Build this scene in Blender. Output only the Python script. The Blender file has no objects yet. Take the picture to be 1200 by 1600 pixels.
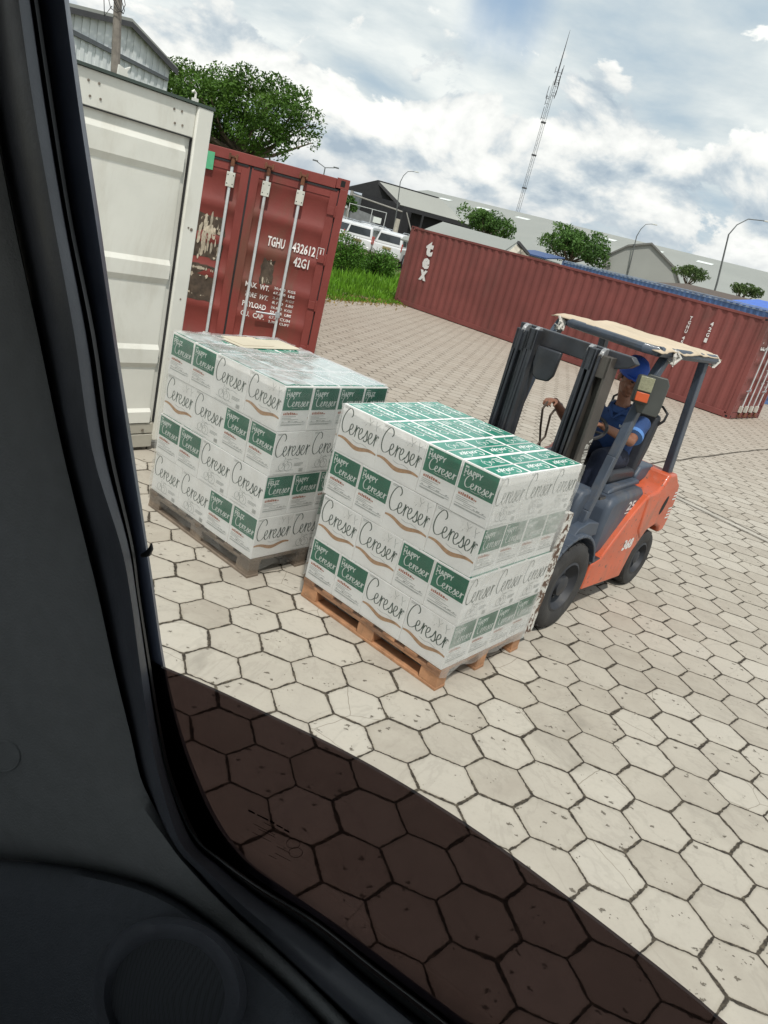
import bpy, bmesh, math, random
from mathutils import Vector, Matrix, noise
R = math.radians
random.seed(7)
sc = bpy.context.scene
col = sc.collection
# ---------------------------------------------------------------- camera
F_PX, PITCH, ROLL, EYE = 1150.8, R(20.71), R(14.85), 2.411
_f = Vector((0, math.cos(PITCH), -math.sin(PITCH)))
_r = Vector((1, 0, 0)); _d = _f.cross(_r)
CR = math.cos(ROLL) * _r - math.sin(ROLL) * _d
CD = math.sin(ROLL) * _r + math.cos(ROLL) * _d
cam = bpy.data.objects.new('camera', bpy.data.cameras.new('camera'))
col.objects.link(cam); sc.camera = cam
m = Matrix((CR, -CD, -_f)).transposed().to_4x4(); m.translation = (0, 0, EYE)
cam.matrix_world = m
cam.data.sensor_fit = 'VERTICAL'; cam.data.sensor_height = 36
cam.data.lens = F_PX / 1600 * 36
cam.data.clip_start = .02; cam.data.clip_end = 5000
sc.render.resolution_x, sc.render.resolution_y = 768, 1024
sc.view_settings.view_transform = 'Standard'; sc.view_settings.look = 'None'
sc.view_settings.exposure = 0.12; sc.view_settings.gamma = 1
sc.view_settings.use_curve_mapping = False

def ray(px, py):
    return CR * ((px - 600) / F_PX) + CD * ((py - 800) / F_PX) + _f
def at_dist(px, py, D):            # point seen at a pixel, D metres away horizontally
    r = ray(px, py); return Vector((0, 0, EYE)) + r * (D / math.hypot(r.x, r.y))
def at_z(px, py, z):
    r = ray(px, py); return Vector((0, 0, EYE)) + r * ((z - EYE) / r.z)

# ---------------------------------------------------------------- sun and sky
SUN_AZ, SUN_EL = R(173), R(60)       # azimuth from +Y clockwise
sd = Vector((math.sin(SUN_AZ) * math.cos(SUN_EL), math.cos(SUN_AZ) * math.cos(SUN_EL), math.sin(SUN_EL)))
sl = bpy.data.lights.new('sun', 'SUN'); sl.energy = 2.9; sl.angle = R(2.5); sl.color = (1, .955, .88)
so = bpy.data.objects.new('sun', sl); col.objects.link(so)
so.rotation_euler = sd.to_track_quat('Z', 'Y').to_euler(); so.location = (0, 0, 60)

class NT:                            # small node-tree builder
    def __init__(s, tree): s.t = tree; s.n = tree.nodes; s.l = tree.links
    def new(s, typ, **kw):
        n = s.n.new(typ)
        for k, v in kw.items(): setattr(n, k, v)
        return n
    def put(s, sock, v):
        if isinstance(v, bpy.types.NodeSocket): s.l.new(v, sock)
        elif v is not None: sock.default_value = v
    def math(s, op, a, b=None, c=None, clamp=False):
        n = s.new('ShaderNodeMath', operation=op, use_clamp=clamp)
        for i, v in enumerate((a, b, c)):
            if v is not None: s.put(n.inputs[i], v)
        return n.outputs[0]
    def vmath(s, op, a, b=None, out=0):
        n = s.new('ShaderNodeVectorMath', operation=op)
        s.put(n.inputs[0], a)
        if b is not None: s.put(n.inputs[1], b)
        return n.outputs[out]
    def noise(s, vec, scale, detail=4, rough=.55, dist=0, out=0):
        n = s.new('ShaderNodeTexNoise'); s.put(n.inputs['Vector'], vec)
        n.inputs['Scale'].default_value = scale; n.inputs['Detail'].default_value = detail
        n.inputs['Roughness'].default_value = rough; n.inputs['Distortion'].default_value = dist
        return n.outputs[out]
    def ramp(s, fac, stops):
        n = s.new('ShaderNodeValToRGB'); s.put(n.inputs[0], fac)
        e = n.color_ramp.elements
        while len(e) < len(stops): e.new(.5)
        for k, (p, c) in enumerate(stops):
            e[k].position = p; e[k].color = (c, c, c, 1) if isinstance(c, (int, float)) else (*c, 1)
        return n.outputs[0]
    def mix(s, fac, a, b, mode='MIX'):
        n = s.new('ShaderNodeMix', data_type='RGBA', blend_type=mode)
        s.put(n.inputs[0], fac)
        s.put(n.inputs[6], (*a, 1) if isinstance(a, tuple) and len(a) == 3 else a)
        s.put(n.inputs[7], (*b, 1) if isinstance(b, tuple) and len(b) == 3 else b)
        return n.outputs[2]
    def step(s, v, lo, hi):
        n = s.new('ShaderNodeMapRange', interpolation_type='SMOOTHSTEP')
        s.put(n.inputs[0], v); n.inputs[1].default_value = lo; n.inputs[2].default_value = hi
        return n.outputs[0]

w = bpy.data.worlds.new('World'); sc.world = w; w.use_nodes = True
T = NT(w.node_tree); T.n.clear()
sky = T.new('ShaderNodeTexSky', sky_type='NISHITA', sun_disc=False)
sky.sun_elevation = SUN_EL; sky.sun_rotation = SUN_AZ
g = T.new('ShaderNodeTexCoord').outputs['Generated']
sep = T.new('ShaderNodeSeparateXYZ'); T.put(sep.inputs[0], g)
X, Y, Z = sep.outputs
zc = T.math('MAXIMUM', Z, 0.0)
den = T.math('ADD', zc, .16)
pl = T.new('ShaderNodeCombineXYZ'); T.put(pl.inputs[0], T.math('DIVIDE', X, den)); T.put(pl.inputs[1], T.math('DIVIDE', Y, den)); pl.inputs[2].default_value = 3.1
pl = pl.outputs[0]
def offs(v, o): return T.vmath('ADD', v, o)
# high broken layer
hi1 = T.noise(pl, .72, 10, .58, .15)
hi2 = T.noise(offs(pl, (.08, -.20, .0)), .72, 10, .58, .15)
hs = T.math('MULTIPLY', T.math('SUBTRACT', hi1, hi2), 2.6)
soft = T.noise(offs(pl, (5., 2., 0.)), 1.7, 5, .5)
hb = T.math('ADD', T.math('ADD', T.math('MULTIPLY', T.math('SUBTRACT', soft, .5), 1.0), .66), hs, clamp=True)
high = T.ramp(hb, [(0.0, (3.5, 4.75, 5.9)), (.34, (4.7, 5.8, 6.6)), (.66, (6.5, 7.25, 7.5)), (1.0, (8.8, 9.2, 9.0))])
blue_hole = T.math('MULTIPLY', T.step(T.noise(offs(pl, (1.35, .2, 4.)), 1.15, 5, .5), .60, .68), T.step(Z, .12, .22))
# one blue gap where the photo has it
hx = T.new('ShaderNodeVectorMath', operation='DISTANCE')
T.put(hx.inputs[0], T.vmath('ADD', T.vmath('MULTIPLY', g, (1.55, 0, 1.1)), T.vmath('MULTIPLY', T.vmath('SUBTRACT', T.noise(g, 7, 5, .6, .3, out=1), (.5, .5, .5)), (.10, 0, .16))))
hd = ray(790, 20).normalized(); hx.inputs[1].default_value = (hd.x * 1.55, 0, hd.z * 1.1)
hole = T.step(hx.outputs['Value'], .095, .01)
skyb = T.mix(.35, sky.outputs[0], (3.4, 5.6, 8.2))
c1 = T.mix(T.math('MAXIMUM', T.math('MULTIPLY', hole, .75), T.math('MULTIPLY', blue_hole, .25)), high, skyb)
# cumulus banks low over the horizon
cv = T.vmath('MULTIPLY', g, (5.0, 5.0, 8.5))
cu1 = T.noise(cv, 1.25, 12, .56, .25)
cu2 = T.noise(offs(cv, (-.02, .05, .20)), 1.25, 12, .56, .25)
band = T.math('MULTIPLY', T.step(Z, .015, .075), T.step(Z, .25, .12))
mask = T.step(T.math('ADD', cu1, T.math('MULTIPLY', T.math('SUBTRACT', band, .55), .26)),   .475, .51)
lit = T.math('ADD', T.math('MULTIPLY', T.math('SUBTRACT', cu1, cu2), 4.6), .60, clamp=True)
cum = T.ramp(lit, [(0.0, (4.1, 5.0, 5.8)), (.35, (6.0, 6.7, 7.1)), (.65, (8.6, 8.8, 8.6)), (1.0, (10.2, 10.3, 9.9))])
mask = T.math('MULTIPLY', mask, T.step(Z, .012, .05))
c2 = T.mix(mask, c1, cum)
hz = T.ramp(T.noise(T.vmath('MULTIPLY', g, (3., 3., 22.)), 1.3, 4), [(.3, (3.6, 4.3, 5.1)), (.7, (5.2, 5.7, 6.2))])
c3 = T.mix(T.math('MULTIPLY', T.step(Z, .085, .0), .9), c2, hz)
bg = T.new('ShaderNodeBackground'); T.put(bg.inputs[0], c3); bg.inputs[1].default_value = .095
T.l.new(bg.outputs[0], T.new('ShaderNodeOutputWorld').inputs[0])

# ---------------------------------------------------------------- materials
MATS = {}
def mat(name, color, rough=.6, metal=0., var=.12, vs=3., bump=0., bs=60., dirt=0., dirtc=(.09, .07, .05), ds=1.3, spec=.5, coat=0., chips=0.):
    if name in MATS: return MATS[name]
    M = bpy.data.materials.new(name); M.use_nodes = True
    t = NT(M.node_tree); b = t.n['Principled BSDF']
    o = t.new('ShaderNodeTexCoord').outputs['Object']
    n1 = t.noise(o, vs, 6, .6)
    lo = tuple(c * (1 - var) for c in color); hi = tuple(min(1, c * (1 + var)) for c in color)
    c = t.mix(t.step(n1, .3, .7), lo, hi)
    if dirt:
        dd = t.math('MULTIPLY', t.step(t.noise(t.vmath('MULTIPLY', o, (1, 1, .35)), ds, 9, .68, .4), .50, .68), dirt)
        c = t.mix(dd, c, dirtc)
    if chips:
        c = t.mix(t.step(t.noise(o, 22, 5, .7), .62 - chips * .08, .66 - chips * .08), c, (.10, .055, .035))
    t.put(b.inputs['Base Color'], c)
    t.put(b.inputs['Roughness'], t.math('ADD', t.math('MULTIPLY', t.math('SUBTRACT', t.noise(o, vs * 4, 4), .5), .25), rough, clamp=True))
    b.inputs['Metallic'].default_value = metal
    b.inputs['Specular IOR Level'].default_value = spec
    b.inputs['Coat Weight'].default_value = coat
    if bump:
        bn = t.new('ShaderNodeBump'); bn.inputs['Strength'].default_value = bump; bn.inputs['Distance'].default_value = .01
        t.put(bn.inputs['Height'], t.noise(o, bs, 6, .6)); t.put(b.inputs['Normal'], bn.outputs[0])
    MATS[name] = M
    return M

# ---------------------------------------------------------------- mesh helpers
class MB:
    def __init__(s): s.v = []; s.f = []; s.m = []
    def add(s, vs, fs, mi=0, X=None):
        k = len(s.v)
        s.v += [tuple(X @ Vector(v)) if X else tuple(v) for v in vs]
        s.f += [tuple(i + k for i in f) for f in fs]; s.m += [mi] * len(fs)
        return s
    def box(s, a, b, mi=0, X=None):
        (x0, y0, z0), (x1, y1, z1) = a, b
        if x0 > x1: x0, x1 = x1, x0
        if y0 > y1: y0, y1 = y1, y0
        if z0 > z1: z0, z1 = z1, z0
        return s.add([(x0, y0, z0), (x1, y0, z0), (x1, y1, z0), (x0, y1, z0), (x0, y0, z1), (x1, y0, z1), (x1, y1, z1), (x0, y1, z1)],
              [(3, 2, 1, 0), (4, 5, 6, 7), (0, 1, 5, 4), (1, 2, 6, 5), (2, 3, 7, 6), (3, 0, 4, 7)], mi, X)
    def prism(s, poly, a0, a1, axis='y', mi=0, X=None, taper=None):   # poly in the two other axes
        n = len(poly)
        def P(p, a):
            return {'y': (p[0], a, p[1]), 'x': (a, p[0], p[1]), 'z': (p[0], p[1], a)}[axis]
        q = taper or poly
        vs = [P(p, a0) for p in poly] + [P(p, a1) for p in q]
        fs = [tuple(range(n)), tuple(range(2 * n - 1, n - 1, -1))] + [(i, i + n, (i + 1) % n + n, (i + 1) % n) for i in range(n)]
        return s.add(vs, fs, mi, X)
    def tube(s, pts, r, seg=8, mi=0, closed=False, flat=None):
        pts = [Vector(p) for p in pts]; n = len(pts)
        rr = r if isinstance(r, (list, tuple)) else [r] * n
        vs = []; up = None
        for i, p in enumerate(pts):
            a = pts[(i - 1) % n] if (closed or i) else p
            b = pts[(i + 1) % n] if (closed or i < n - 1) else p
            t = (b - a).normalized() if (b - a).length > 1e-9 else Vector((0, 0, 1))
            if up is None:
                up = Vector((0, 0, 1)) if abs(t.z) < .9 else Vector((1, 0, 0))
            x = t.cross(up).normalized(); y = x.cross(t).normalized(); up = y
            for k in range(seg):
                A = 2 * math.pi * (k + .5) / seg
                fx, fy = (flat or (1, 1))
                vs.append(p + (x * math.cos(A) * fx + y * math.sin(A) * fy) * rr[i])
        fs = []
        for i in range(n if closed else n - 1):
            j = (i + 1) % n
            for k in range(seg):
                l = (k + 1) % seg
                fs.append((i * seg + k, i * seg + l, j * seg + l, j * seg + k))
        if not closed: fs += [tuple(range(seg - 1, -1, -1)), tuple((n - 1) * seg + k for k in range(seg))]
        return s.add(vs, fs, mi)
    def lathe(s, prof, c, axis='y', seg=32, mi=0, mis=None):   # prof: (radius, offset along axis)
        vs = []; n = len(prof)
        for k in range(seg):
            A = 2 * math.pi * k / seg; ca, sa = math.cos(A), math.sin(A)
            for r, o in prof:
                v = {'y': (r * ca, o, r * sa), 'z': (r * ca, r * sa, o), 'x': (o, r * ca, r * sa)}[axis]
                vs.append((v[0] + c[0], v[1] + c[1], v[2] + c[2]))
        K = len(s.v); s.v += vs
        for k in range(seg):
            l = (k + 1) % seg
            for i in range(n - 1):
                s.f.append((K + k * n + i, K + k * n + i + 1, K + l * n + i + 1, K + l * n + i)); s.m.append(mis[i] if mis else mi)
        return s
    def ell(s, c, r, seg=16, rings=10, mi=0, X=None):
        vs = []; fs = []
        for i in range(rings + 1):
            a = math.pi * i / rings
            for k in range(seg):
                b = 2 * math.pi * k / seg
                vs.append((c[0] + r[0] * math.sin(a) * math.cos(b), c[1] + r[1] * math.sin(a) * math.sin(b), c[2] + r[2] * math.cos(a)))
        for i in range(rings):
            for k in range(seg):
                l = (k + 1) % seg
                fs.append((i * seg + k, (i + 1) * seg + k, (i + 1) * seg + l, i * seg + l))
        return s.add(vs, fs, mi, X)
    def mesh(s, name, mats):
        me = bpy.data.meshes.new(name); me.from_pydata(s.v, [], s.f)
        for M in (mats if isinstance(mats, (list, tuple)) else [mats]): me.materials.append(M)
        me.polygons.foreach_set('material_index', s.m)
        bm = bmesh.new(); bm.from_mesh(me)
        bmesh.ops.recalc_face_normals(bm, faces=bm.faces) if not getattr(s, 'keep', False) else None
        bm.to_mesh(me); bm.free()
        return me
    def build(s, name, mats, parent=None, bevel=0, smooth=35, seg=2):
        me = s.mesh(name, mats)
        if smooth:
            me.polygons.foreach_set('use_smooth', [True] * len(me.polygons))
            me.set_sharp_from_angle(angle=R(smooth))
        o = bpy.data.objects.new(name, me); col.objects.link(o)
        if parent: o.parent = parent
        if bevel:
            b = o.modifiers.new('bevel', 'BEVEL'); b.width = bevel; b.segments = seg; b.limit_method = 'ANGLE'; b.angle_limit = R(40); b.harden_normals = False
        return o
def tag(o, label=None, cat=None, group=None, kind=None):
    if label: o['label'] = label
    if cat: o['category'] = cat
    if group: o['group'] = group
    if kind: o['kind'] = kind
    return o
def empty(name, loc=(0, 0, 0), rz=0.):
    e = bpy.data.objects.new(name, None); e.empty_display_size = .1; col.objects.link(e)
    e.location = loc; e.rotation_euler = (0, 0, rz); return e
def copy_tree(o, parent=None):
    c = o.copy(); col.objects.link(c); c.parent = parent
    for ch in [x for x in bpy.data.objects if x.parent == o and x is not c]: copy_tree(ch, c)
    return c

# text and pen lettering as flat polygons in a unit frame ----------------------
_tc = {}
def text_poly(s, bold=0.):
    if (s, bold) in _tc: return _tc[(s, bold)]
    cu = bpy.data.curves.new('t', 'FONT'); cu.body = s; cu.offset = bold; cu.resolution_u = 2; cu.size = 1
    ob = bpy.data.objects.new('t', cu); col.objects.link(ob)
    dg = bpy.context.evaluated_depsgraph_get(); me = ob.evaluated_get(dg).to_mesh()
    vs = [(v.co.x, v.co.y) for v in me.vertices]; fs = [tuple(p.vertices) for p in me.polygons]
    ob.evaluated_get(dg).to_mesh_clear(); bpy.data.objects.remove(ob); bpy.data.curves.remove(cu)
    x0 = min(v[0] for v in vs); x1 = max(v[0] for v in vs); y0 = min(v[1] for v in vs); y1 = max(v[1] for v in vs)
    vs = [((a - x0) / (x1 - x0), (b - y0) / (y1 - y0)) for a, b in vs]
    _tc[(s, bold)] = (vs, fs); return _tc[(s, bold)]
def cat_rom(P, k=5):
    out = []; n = len(P)
    for i in range(n - 1):
        p0, p1, p2, p3 = P[max(i - 1, 0)], P[i], P[i + 1], P[min(i + 2, n - 1)]
        for j in range(k):
            t = j / k
            out.append(tuple(.5 * ((2 * b) + (-a + c) * t + (2 * a - 5 * b + 4 * c - d) * t * t + (-a + 3 * b - 3 * c + d) * t ** 3) for a, b, c, d in zip(p0, p1, p2, p3)))
    out.append(tuple(P[-1])); return out
class Face2D:
    """prints on one face: maps (x, y) in metres to 3D with a tiny rising lift"""
    def __init__(s, mb, O, U, V, lift=.0006):
        s.mb = mb; s.O = Vector(O); s.U = Vector(U).normalized(); s.V = Vector(V).normalized(); s.N = s.U.cross(s.V); s.l = lift; s.z = lift
    def P(s, x, y, dz=0.): return s.O + s.U * x + s.V * y + s.N * (s.z + dz)
    def poly(s, pts, mi): s.mb.add([s.P(*p) for p in pts], [tuple(range(len(pts)))], mi); s.z += .00004
    def rect(s, x0, y0, x1, y1, mi): s.poly([(x0, y0), (x1, y0), (x1, y1), (x0, y1)], mi)
    def text(s, st, x0, y0, x1, y1, mi, bold=.02, shear=0.):
        vs, fs = text_poly(st, bold)
        s.mb.add([s.P(x0 + (x1 - x0) * a + shear * b * (y1 - y0), y0 + (y1 - y0) * b) for a, b in vs], fs, mi); s.z += .00004
    def stroke(s, pts, wd, mi, k=4, cal=.55):
        pts = cat_rom(pts, k) if k > 1 else pts
        vs = []; n = len(pts)
        for i, p in enumerate(pts):
            a = pts[max(i - 1, 0)]; b = pts[min(i + 1, n - 1)]
            dx, dy = b[0] - a[0], b[1] - a[1]; L = math.hypot(dx, dy) or 1
            nx, ny = -dy / L, dx / L
            ww = wd * .5 * (1 - cal + cal * abs(dy * .9 - dx * .3) / L * 1.6) * (min(1, (i + 1) / 3) * min(1, (n - i) / 3) * .6 + .4)
            dz = i * .0000035
            vs += [s.P(p[0] + nx * ww, p[1] + ny * ww, dz), s.P(p[0] - nx * ww, p[1] - ny * ww, dz)]
        s.mb.add(vs, [(2 * i, 2 * i + 1, 2 * i + 3, 2 * i + 2) for i in range(n - 1)], mi); s.z += .00003
def script_word():
    S = []
    S.append([(1.15, 1.55), (1.32, 1.78), (1.22, 2.12), (.92, 2.3), (.55, 2.12), (.2, 1.6), (.04, 1.0), (.1, .4), (.38, .03), (.75, .02), (1.1, .25), (1.38, .6)])
    def e(x): return [(x, .38), (x + .3, .52), (x + .46, .8), (x + .38, 1.0), (x + .2, .98), (x + .07, .65), (x + .1, .25), (x + .32, .02), (x + .58, .12), (x + .78, .4)]
    def r(x): return [(x, .4), (x + .14, .78), (x + .17, 1.08), (x + .22, .86), (x + .2, .4), (x + .18, .0)], [(x + .2, .45), (x + .34, .85), (x + .5, 1.0), (x + .62, .86)]
    def ss(x): return [(x - .1, .2), (x + .14, .6), (x + .3, 1.08), (x + .36, .8), (x + .46, .38), (x + .36, .04), (x + .12, .02), (x + .02, .16)]
    x = 1.2
    S.append(e(x)); x += .78; S += list(r(x)); x += .62; S.append(e(x)); x += .84; S.append(ss(x)); S.append([(x + .1, .03), (x + .4, .1), (x + .62, .38)]); x += .6
    S.append(e(x)); x += .78; S += list(r(x)); x += .62
    return S, x
SCRIPT, SW = script_word()
def script(fc, x0, y0, x1, mi, wd=.16, h=None, k=4):      # baseline at y0
    sx = (x1 - x0) / SW; sy = (h / 2.3) if h else sx * 1.05
    for st in SCRIPT:
        fc.stroke([(x0 + a * sx, y0 + b * sy) for a, b in st], wd * sx * (1 if h is None else 1.1), mi, k)
# ---------------------------------------------------------------- ground and paving
def paver_material():
    M = bpy.data.materials.new('hex_pavers'); M.use_nodes = True
    t = NT(M.node_tree); b = t.n['Principled BSDF']
    o = t.new('ShaderNodeTexCoord').outputs['Object']
    wob = t.vmath('MULTIPLY', t.vmath('SUBTRACT', t.noise(o, .55, 2, .5, out=1), (.5, .5, .5)), (.05, .05, 0))
    fine = t.vmath('MULTIPLY', t.vmath('SUBTRACT', t.noise(o, 26, 4, .65, out=1), (.5, .5, .5)), (.017, .017, 0))
    mid = t.vmath('MULTIPLY', t.vmath('SUBTRACT', t.noise(o, 5, 2, .5, out=1), (.5, .5, .5)), (.018, .018, 0))
    p = t.vmath('ADD', t.vmath('ADD', o, wob), t.vmath('ADD', fine, mid))
    # lattice of the paving measured from the joints
    a1 = Vector((.28703586, .08921115)); a2 = Vector((.04151525, .28685491)); og = Vector((1.39580564, 2.68100342))
    det = a1.x * a2.y - a1.y * a2.x
    q = t.vmath('SUBTRACT', p, (og.x, og.y, 0))
    U = t.vmath('DOT_PRODUCT', q, (a2.y / det, -a2.x / det, 0), out=1)
    V = t.vmath('DOT_PRODUCT', q, (-a1.y / det, a1.x / det, 0), out=1)
    # canonical hex grid: e1 = (1,0), e2 = (1/2, r3/2)
    hx = t.math('ADD', U, t.math('MULTIPLY', V, .5)); hy = t.math('MULTIPLY', V, math.sqrt(3) / 2)
    r3 = math.sqrt(3)
    def half(ox, oy):
        ax = t.math('SUBTRACT', t.math('FLOORED_MODULO', t.math('ADD', hx, ox + .5), 1.0), .5)
        ay = t.math('SUBTRACT', t.math('FLOORED_MODULO', t.math('ADD', hy, oy + r3 / 2), r3), r3 / 2)
        return ax, ay, t.math('ADD', t.math('MULTIPLY', ax, ax), t.math('MULTIPLY', ay, ay))
    ax, ay, da = half(0, 0); bx, by, db = half(.5, r3 / 2)
    s = t.math('LESS_THAN', da, db)
    def sel(A, B): return t.math('ADD', t.math('MULTIPLY', s, A), t.math('MULTIPLY', t.math('SUBTRACT', 1, s), B))
    gx, gy = sel(ax, bx), sel(ay, by)
    gxa, gya = t.math('ABSOLUTE', gx), t.math('ABSOLUTE', gy)
    d1 = t.math('ADD', t.math('MULTIPLY', gxa, .5), t.math('MULTIPLY', gya, r3 / 2))
    edge = t.math('SUBTRACT', .5, t.math('MAXIMUM', gxa, d1))       # 0 at the joint, .5 in the middle
    idv = t.new('ShaderNodeCombineXYZ')
    t.put(idv.inputs[0], t.math('ROUND', t.math('MULTIPLY', t.math('SUBTRACT', hx, gx), 2)))
    t.put(idv.inputs[1], t.math('ROUND', t.math('DIVIDE', t.math('SUBTRACT', hy, gy), r3 / 2)))
    wn = t.new('ShaderNodeTexWhiteNoise', noise_dimensions='2D'); t.put(wn.inputs[0], idv.outputs[0])
    rnd, rcol = wn.outputs[0], wn.outputs[1]
    jw = t.math('ADD', t.math('MULTIPLY', t.step(t.noise(o, 3.1, 6, .75), .40, .70), .036), .016)
    joint = t.math('SUBTRACT', 1, t.math('DIVIDE', edge, jw), clamp=True)       # 1 in the joint
    joint = t.step(joint, .0, .45)
    # surface colour of the blocks
    base = t.mix(rnd, (.340, .305, .255), (.460, .428, .372))
    cl = t.step(t.noise(o, 3.2, 7, .62, .3), .32, .7)
    base = t.mix(t.math('MULTIPLY', cl, .55), base, (.465, .43, .365))
    base = t.mix(t.math('MULTIPLY', t.step(t.noise(t.vmath('ADD', o, t.vmath('MULTIPLY', rcol, (9, 9, 0))), 8, 8, .7, .6), .52, .78), .38), base, (.30, .272, .225))
    base = t.mix(t.math('MULTIPLY', t.step(t.noise(o, .16, 5, .6), .42, .68), .30), base, (.36, .315, .255))
    # oil drips, tyre scuffs and sand washed over the blocks
    oil = t.math('MULTIPLY', t.step(t.noise(o, .9, 6, .65, .8), .60, .74), .42)
    base = t.mix(oil, base, (.17, .155, .13))
    scu = t.noise(t.vmath('ADD', t.vmath('MULTIPLY', o, (.55, .55, 1)), t.vmath('MULTIPLY', t.noise(o, .3, 2, out=1), (2, 2, 0))), 6, 5, .6)
    base = t.mix(t.math('MULTIPLY', t.step(t.math('ABSOLUTE', t.math('SUBTRACT', scu, .5)), .03, .0), .16), base, (.20, .18, .155))
    base = t.mix(t.math('MULTIPLY', t.step(t.noise(o, 48, 4, .7), .45, .75), .16), base, (.26, .24, .205))
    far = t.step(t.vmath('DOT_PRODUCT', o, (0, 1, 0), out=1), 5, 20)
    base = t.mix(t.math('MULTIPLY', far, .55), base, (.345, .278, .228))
    near_edge = t.math('MULTIPLY', t.step(edge, .085, .015), t.math('ADD', .12, t.math('MULTIPLY', t.noise(o, 11, 4), .4)))
    base = t.mix(near_edge, base, (.25, .215, .165))
    # pits and chips
    vo = t.new('ShaderNodeTexVoronoi', voronoi_dimensions='2D'); t.put(vo.inputs['Vector'], t.vmath('ADD', o, t.vmath('MULTIPLY', t.vmath('SUBTRACT', t.noise(o, 60, 3, .6, out=1), (.5, .5, .5)), (.022, .022, 0)))); vo.inputs['Scale'].default_value = 34
    pit = t.math('MULTIPLY', t.step(vo.outputs['Distance'], .14, .08), t.math('GREATER_THAN', t.noise(o, 9, 3), .63))
    vo2 = t.new('ShaderNodeTexVoronoi', voronoi_dimensions='2D'); t.put(vo2.inputs['Vector'], t.vmath('MULTIPLY', t.vmath('ADD', o, t.vmath('MULTIPLY', t.vmath('SUBTRACT', t.noise(o, 42, 4, .7, out=1), (.5, .5, .5)), (.06, .06, 0))), (1, 1.6, 1))); vo2.inputs['Scale'].default_value = 6.5
    big = t.math('MULTIPLY', t.step(vo2.outputs['Distance'], .085, .055), t.math('GREATER_THAN', t.noise(o, 2.5, 2), .53))
    pit = t.math('MAXIMUM', pit, big)
    base = t.mix(t.math('MULTIPLY', pit, .8), base, (.085, .07, .05))
    # hairline cracks on some of the blocks
    cr = t.new('ShaderNodeTexVoronoi', voronoi_dimensions='2D', feature='DISTANCE_TO_EDGE'); t.put(cr.inputs['Vector'], t.vmath('ADD', o, t.vmath('MULTIPLY', mid, (3, 3, 0)))); cr.inputs['Scale'].default_value = 2.4
    crack = t.math('MULTIPLY', t.step(cr.outputs['Distance'], .008, .002), t.math('GREATER_THAN', rnd, .86))
    base = t.mix(t.math('MULTIPLY', crack, .6), base, (.12, .10, .07))
    jn = t.noise(o, 30, 5, .7)
    jc = t.mix(t.step(jn, .40, .75), (.032, .026, .020), (.14, .118, .085))
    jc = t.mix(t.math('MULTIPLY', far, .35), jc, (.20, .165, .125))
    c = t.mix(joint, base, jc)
    t.put(b.inputs['Base Color'], c)
    t.put(b.inputs['Roughness'], t.math('ADD', .78, t.math('MULTIPLY', jn, .2)))
    b.inputs['Specular IOR Level'].default_value = .3
    hgt = t.math('SUBTRACT', t.math('MULTIPLY', t.noise(o, 55, 6, .7), .07), t.math('MAXIMUM', t.step(joint, .0, .9), t.math('MULTIPLY', pit, .7)))
    hgt = t.math('ADD', hgt, t.math('MULTIPLY', t.math('ADD', t.math('MULTIPLY', gx, t.math('SUBTRACT', rnd, .5)), t.math('MULTIPLY', gy, t.math('SUBTRACT', wn.outputs[0], .5))), .9))
    hgt = t.math('ADD', hgt, t.math('MULTIPLY', t.step(edge, .0, .05), .25))
    bn = t.new('ShaderNodeBump'); bn.inputs['Strength'].default_value = .75; bn.inputs['Distance'].default_value = .008
    t.put(bn.inputs['Height'], hgt); t.put(b.inputs['Normal'], bn.outputs[0])
    return M
soil = mat('soil', (.115, .105, .05), .95, var=.4, vs=.6, bump=.6, bs=12, dirt=.7, dirtc=(.05, .075, .02), ds=.3)
g_ = MB(); g_.add([(-900, -900, -.004), (900, -900, -.004), (900, 1500, -.004), (-900, 1500, -.004)], [(0, 1, 2, 3)])
tag(g_.build('ground', soil, smooth=0), kind='structure')
# paving sheet, its far edge against the grass
E0, E1 = at_z(515, 465, 0), at_z(612, 472, 0)
ed = (E1 - E0).normalized()
pv = MB(); pts = [(-60, -30), (90, -30), (90, 60)]
k = 0
for i in range(61):
    q = E0 + ed * (70 - i * 2.4); j = noise.noise(Vector((i * .8, 3, 0))) * .35
    pts.append((q.x, q.y + j))
pv.add([(x, y, 0) for x, y in pts], [tuple(range(len(pts)))])
pave = pv.build('pavement', paver_material(), smooth=0); tag(pave, kind='structure')
# thin joint strips across the paving
strip = mat('strip_concrete', (.40, .37, .32), .85, var=.15, bump=.4)
gap = mat('strip_gap', (.06, .048, .035), .95, var=.4, vs=20)
def strip_line(name, A, B, wd, M, z, ext0=0, ext1=0, wob=.012):
    d = (B - A).normalized(); n = Vector((-d.y, d.x, 0)); L = (B - A).length
    mb = MB(); N = 60; vs = []
    for i in range(N + 1):
        s_ = -ext0 + (L + ext0 + ext1) * i / N; c = A + d * s_
        o_ = noise.noise(Vector((s_ * 2.1, z * 900, 1))) * wob; h_ = wd * (.7 + .5 * abs(noise.noise(Vector((s_ * 3, 5, z * 100)))))
        for sg in (-1, 1): vs.append((c.x + n.x * (o_ + sg * h_ / 2), c.y + n.y * (o_ + sg * h_ / 2), z))
    mb.add(vs, [(2 * i, 2 * i + 1, 2 * i + 3, 2 * i + 2) for i in range(N)])
    tag(mb.build(name, M, smooth=0), kind='structure')
s1, s2, s3, s4 = at_z(1058.8, 781, 0), at_z(1200, 849, 0), at_z(1071.7, 781, 0), at_z(1200, 841.7, 0)
strip_line('paving_strip', (s1 + s3) / 2, (s2 + s4) / 2, .13, strip, .004, .8, 6)
strip_line('paving_joint', s1, s2, .022, gap, .008, .8, 6)
strip_line('paving_joint', s3, s4, .022, gap, .008, .8, 6)
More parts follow.
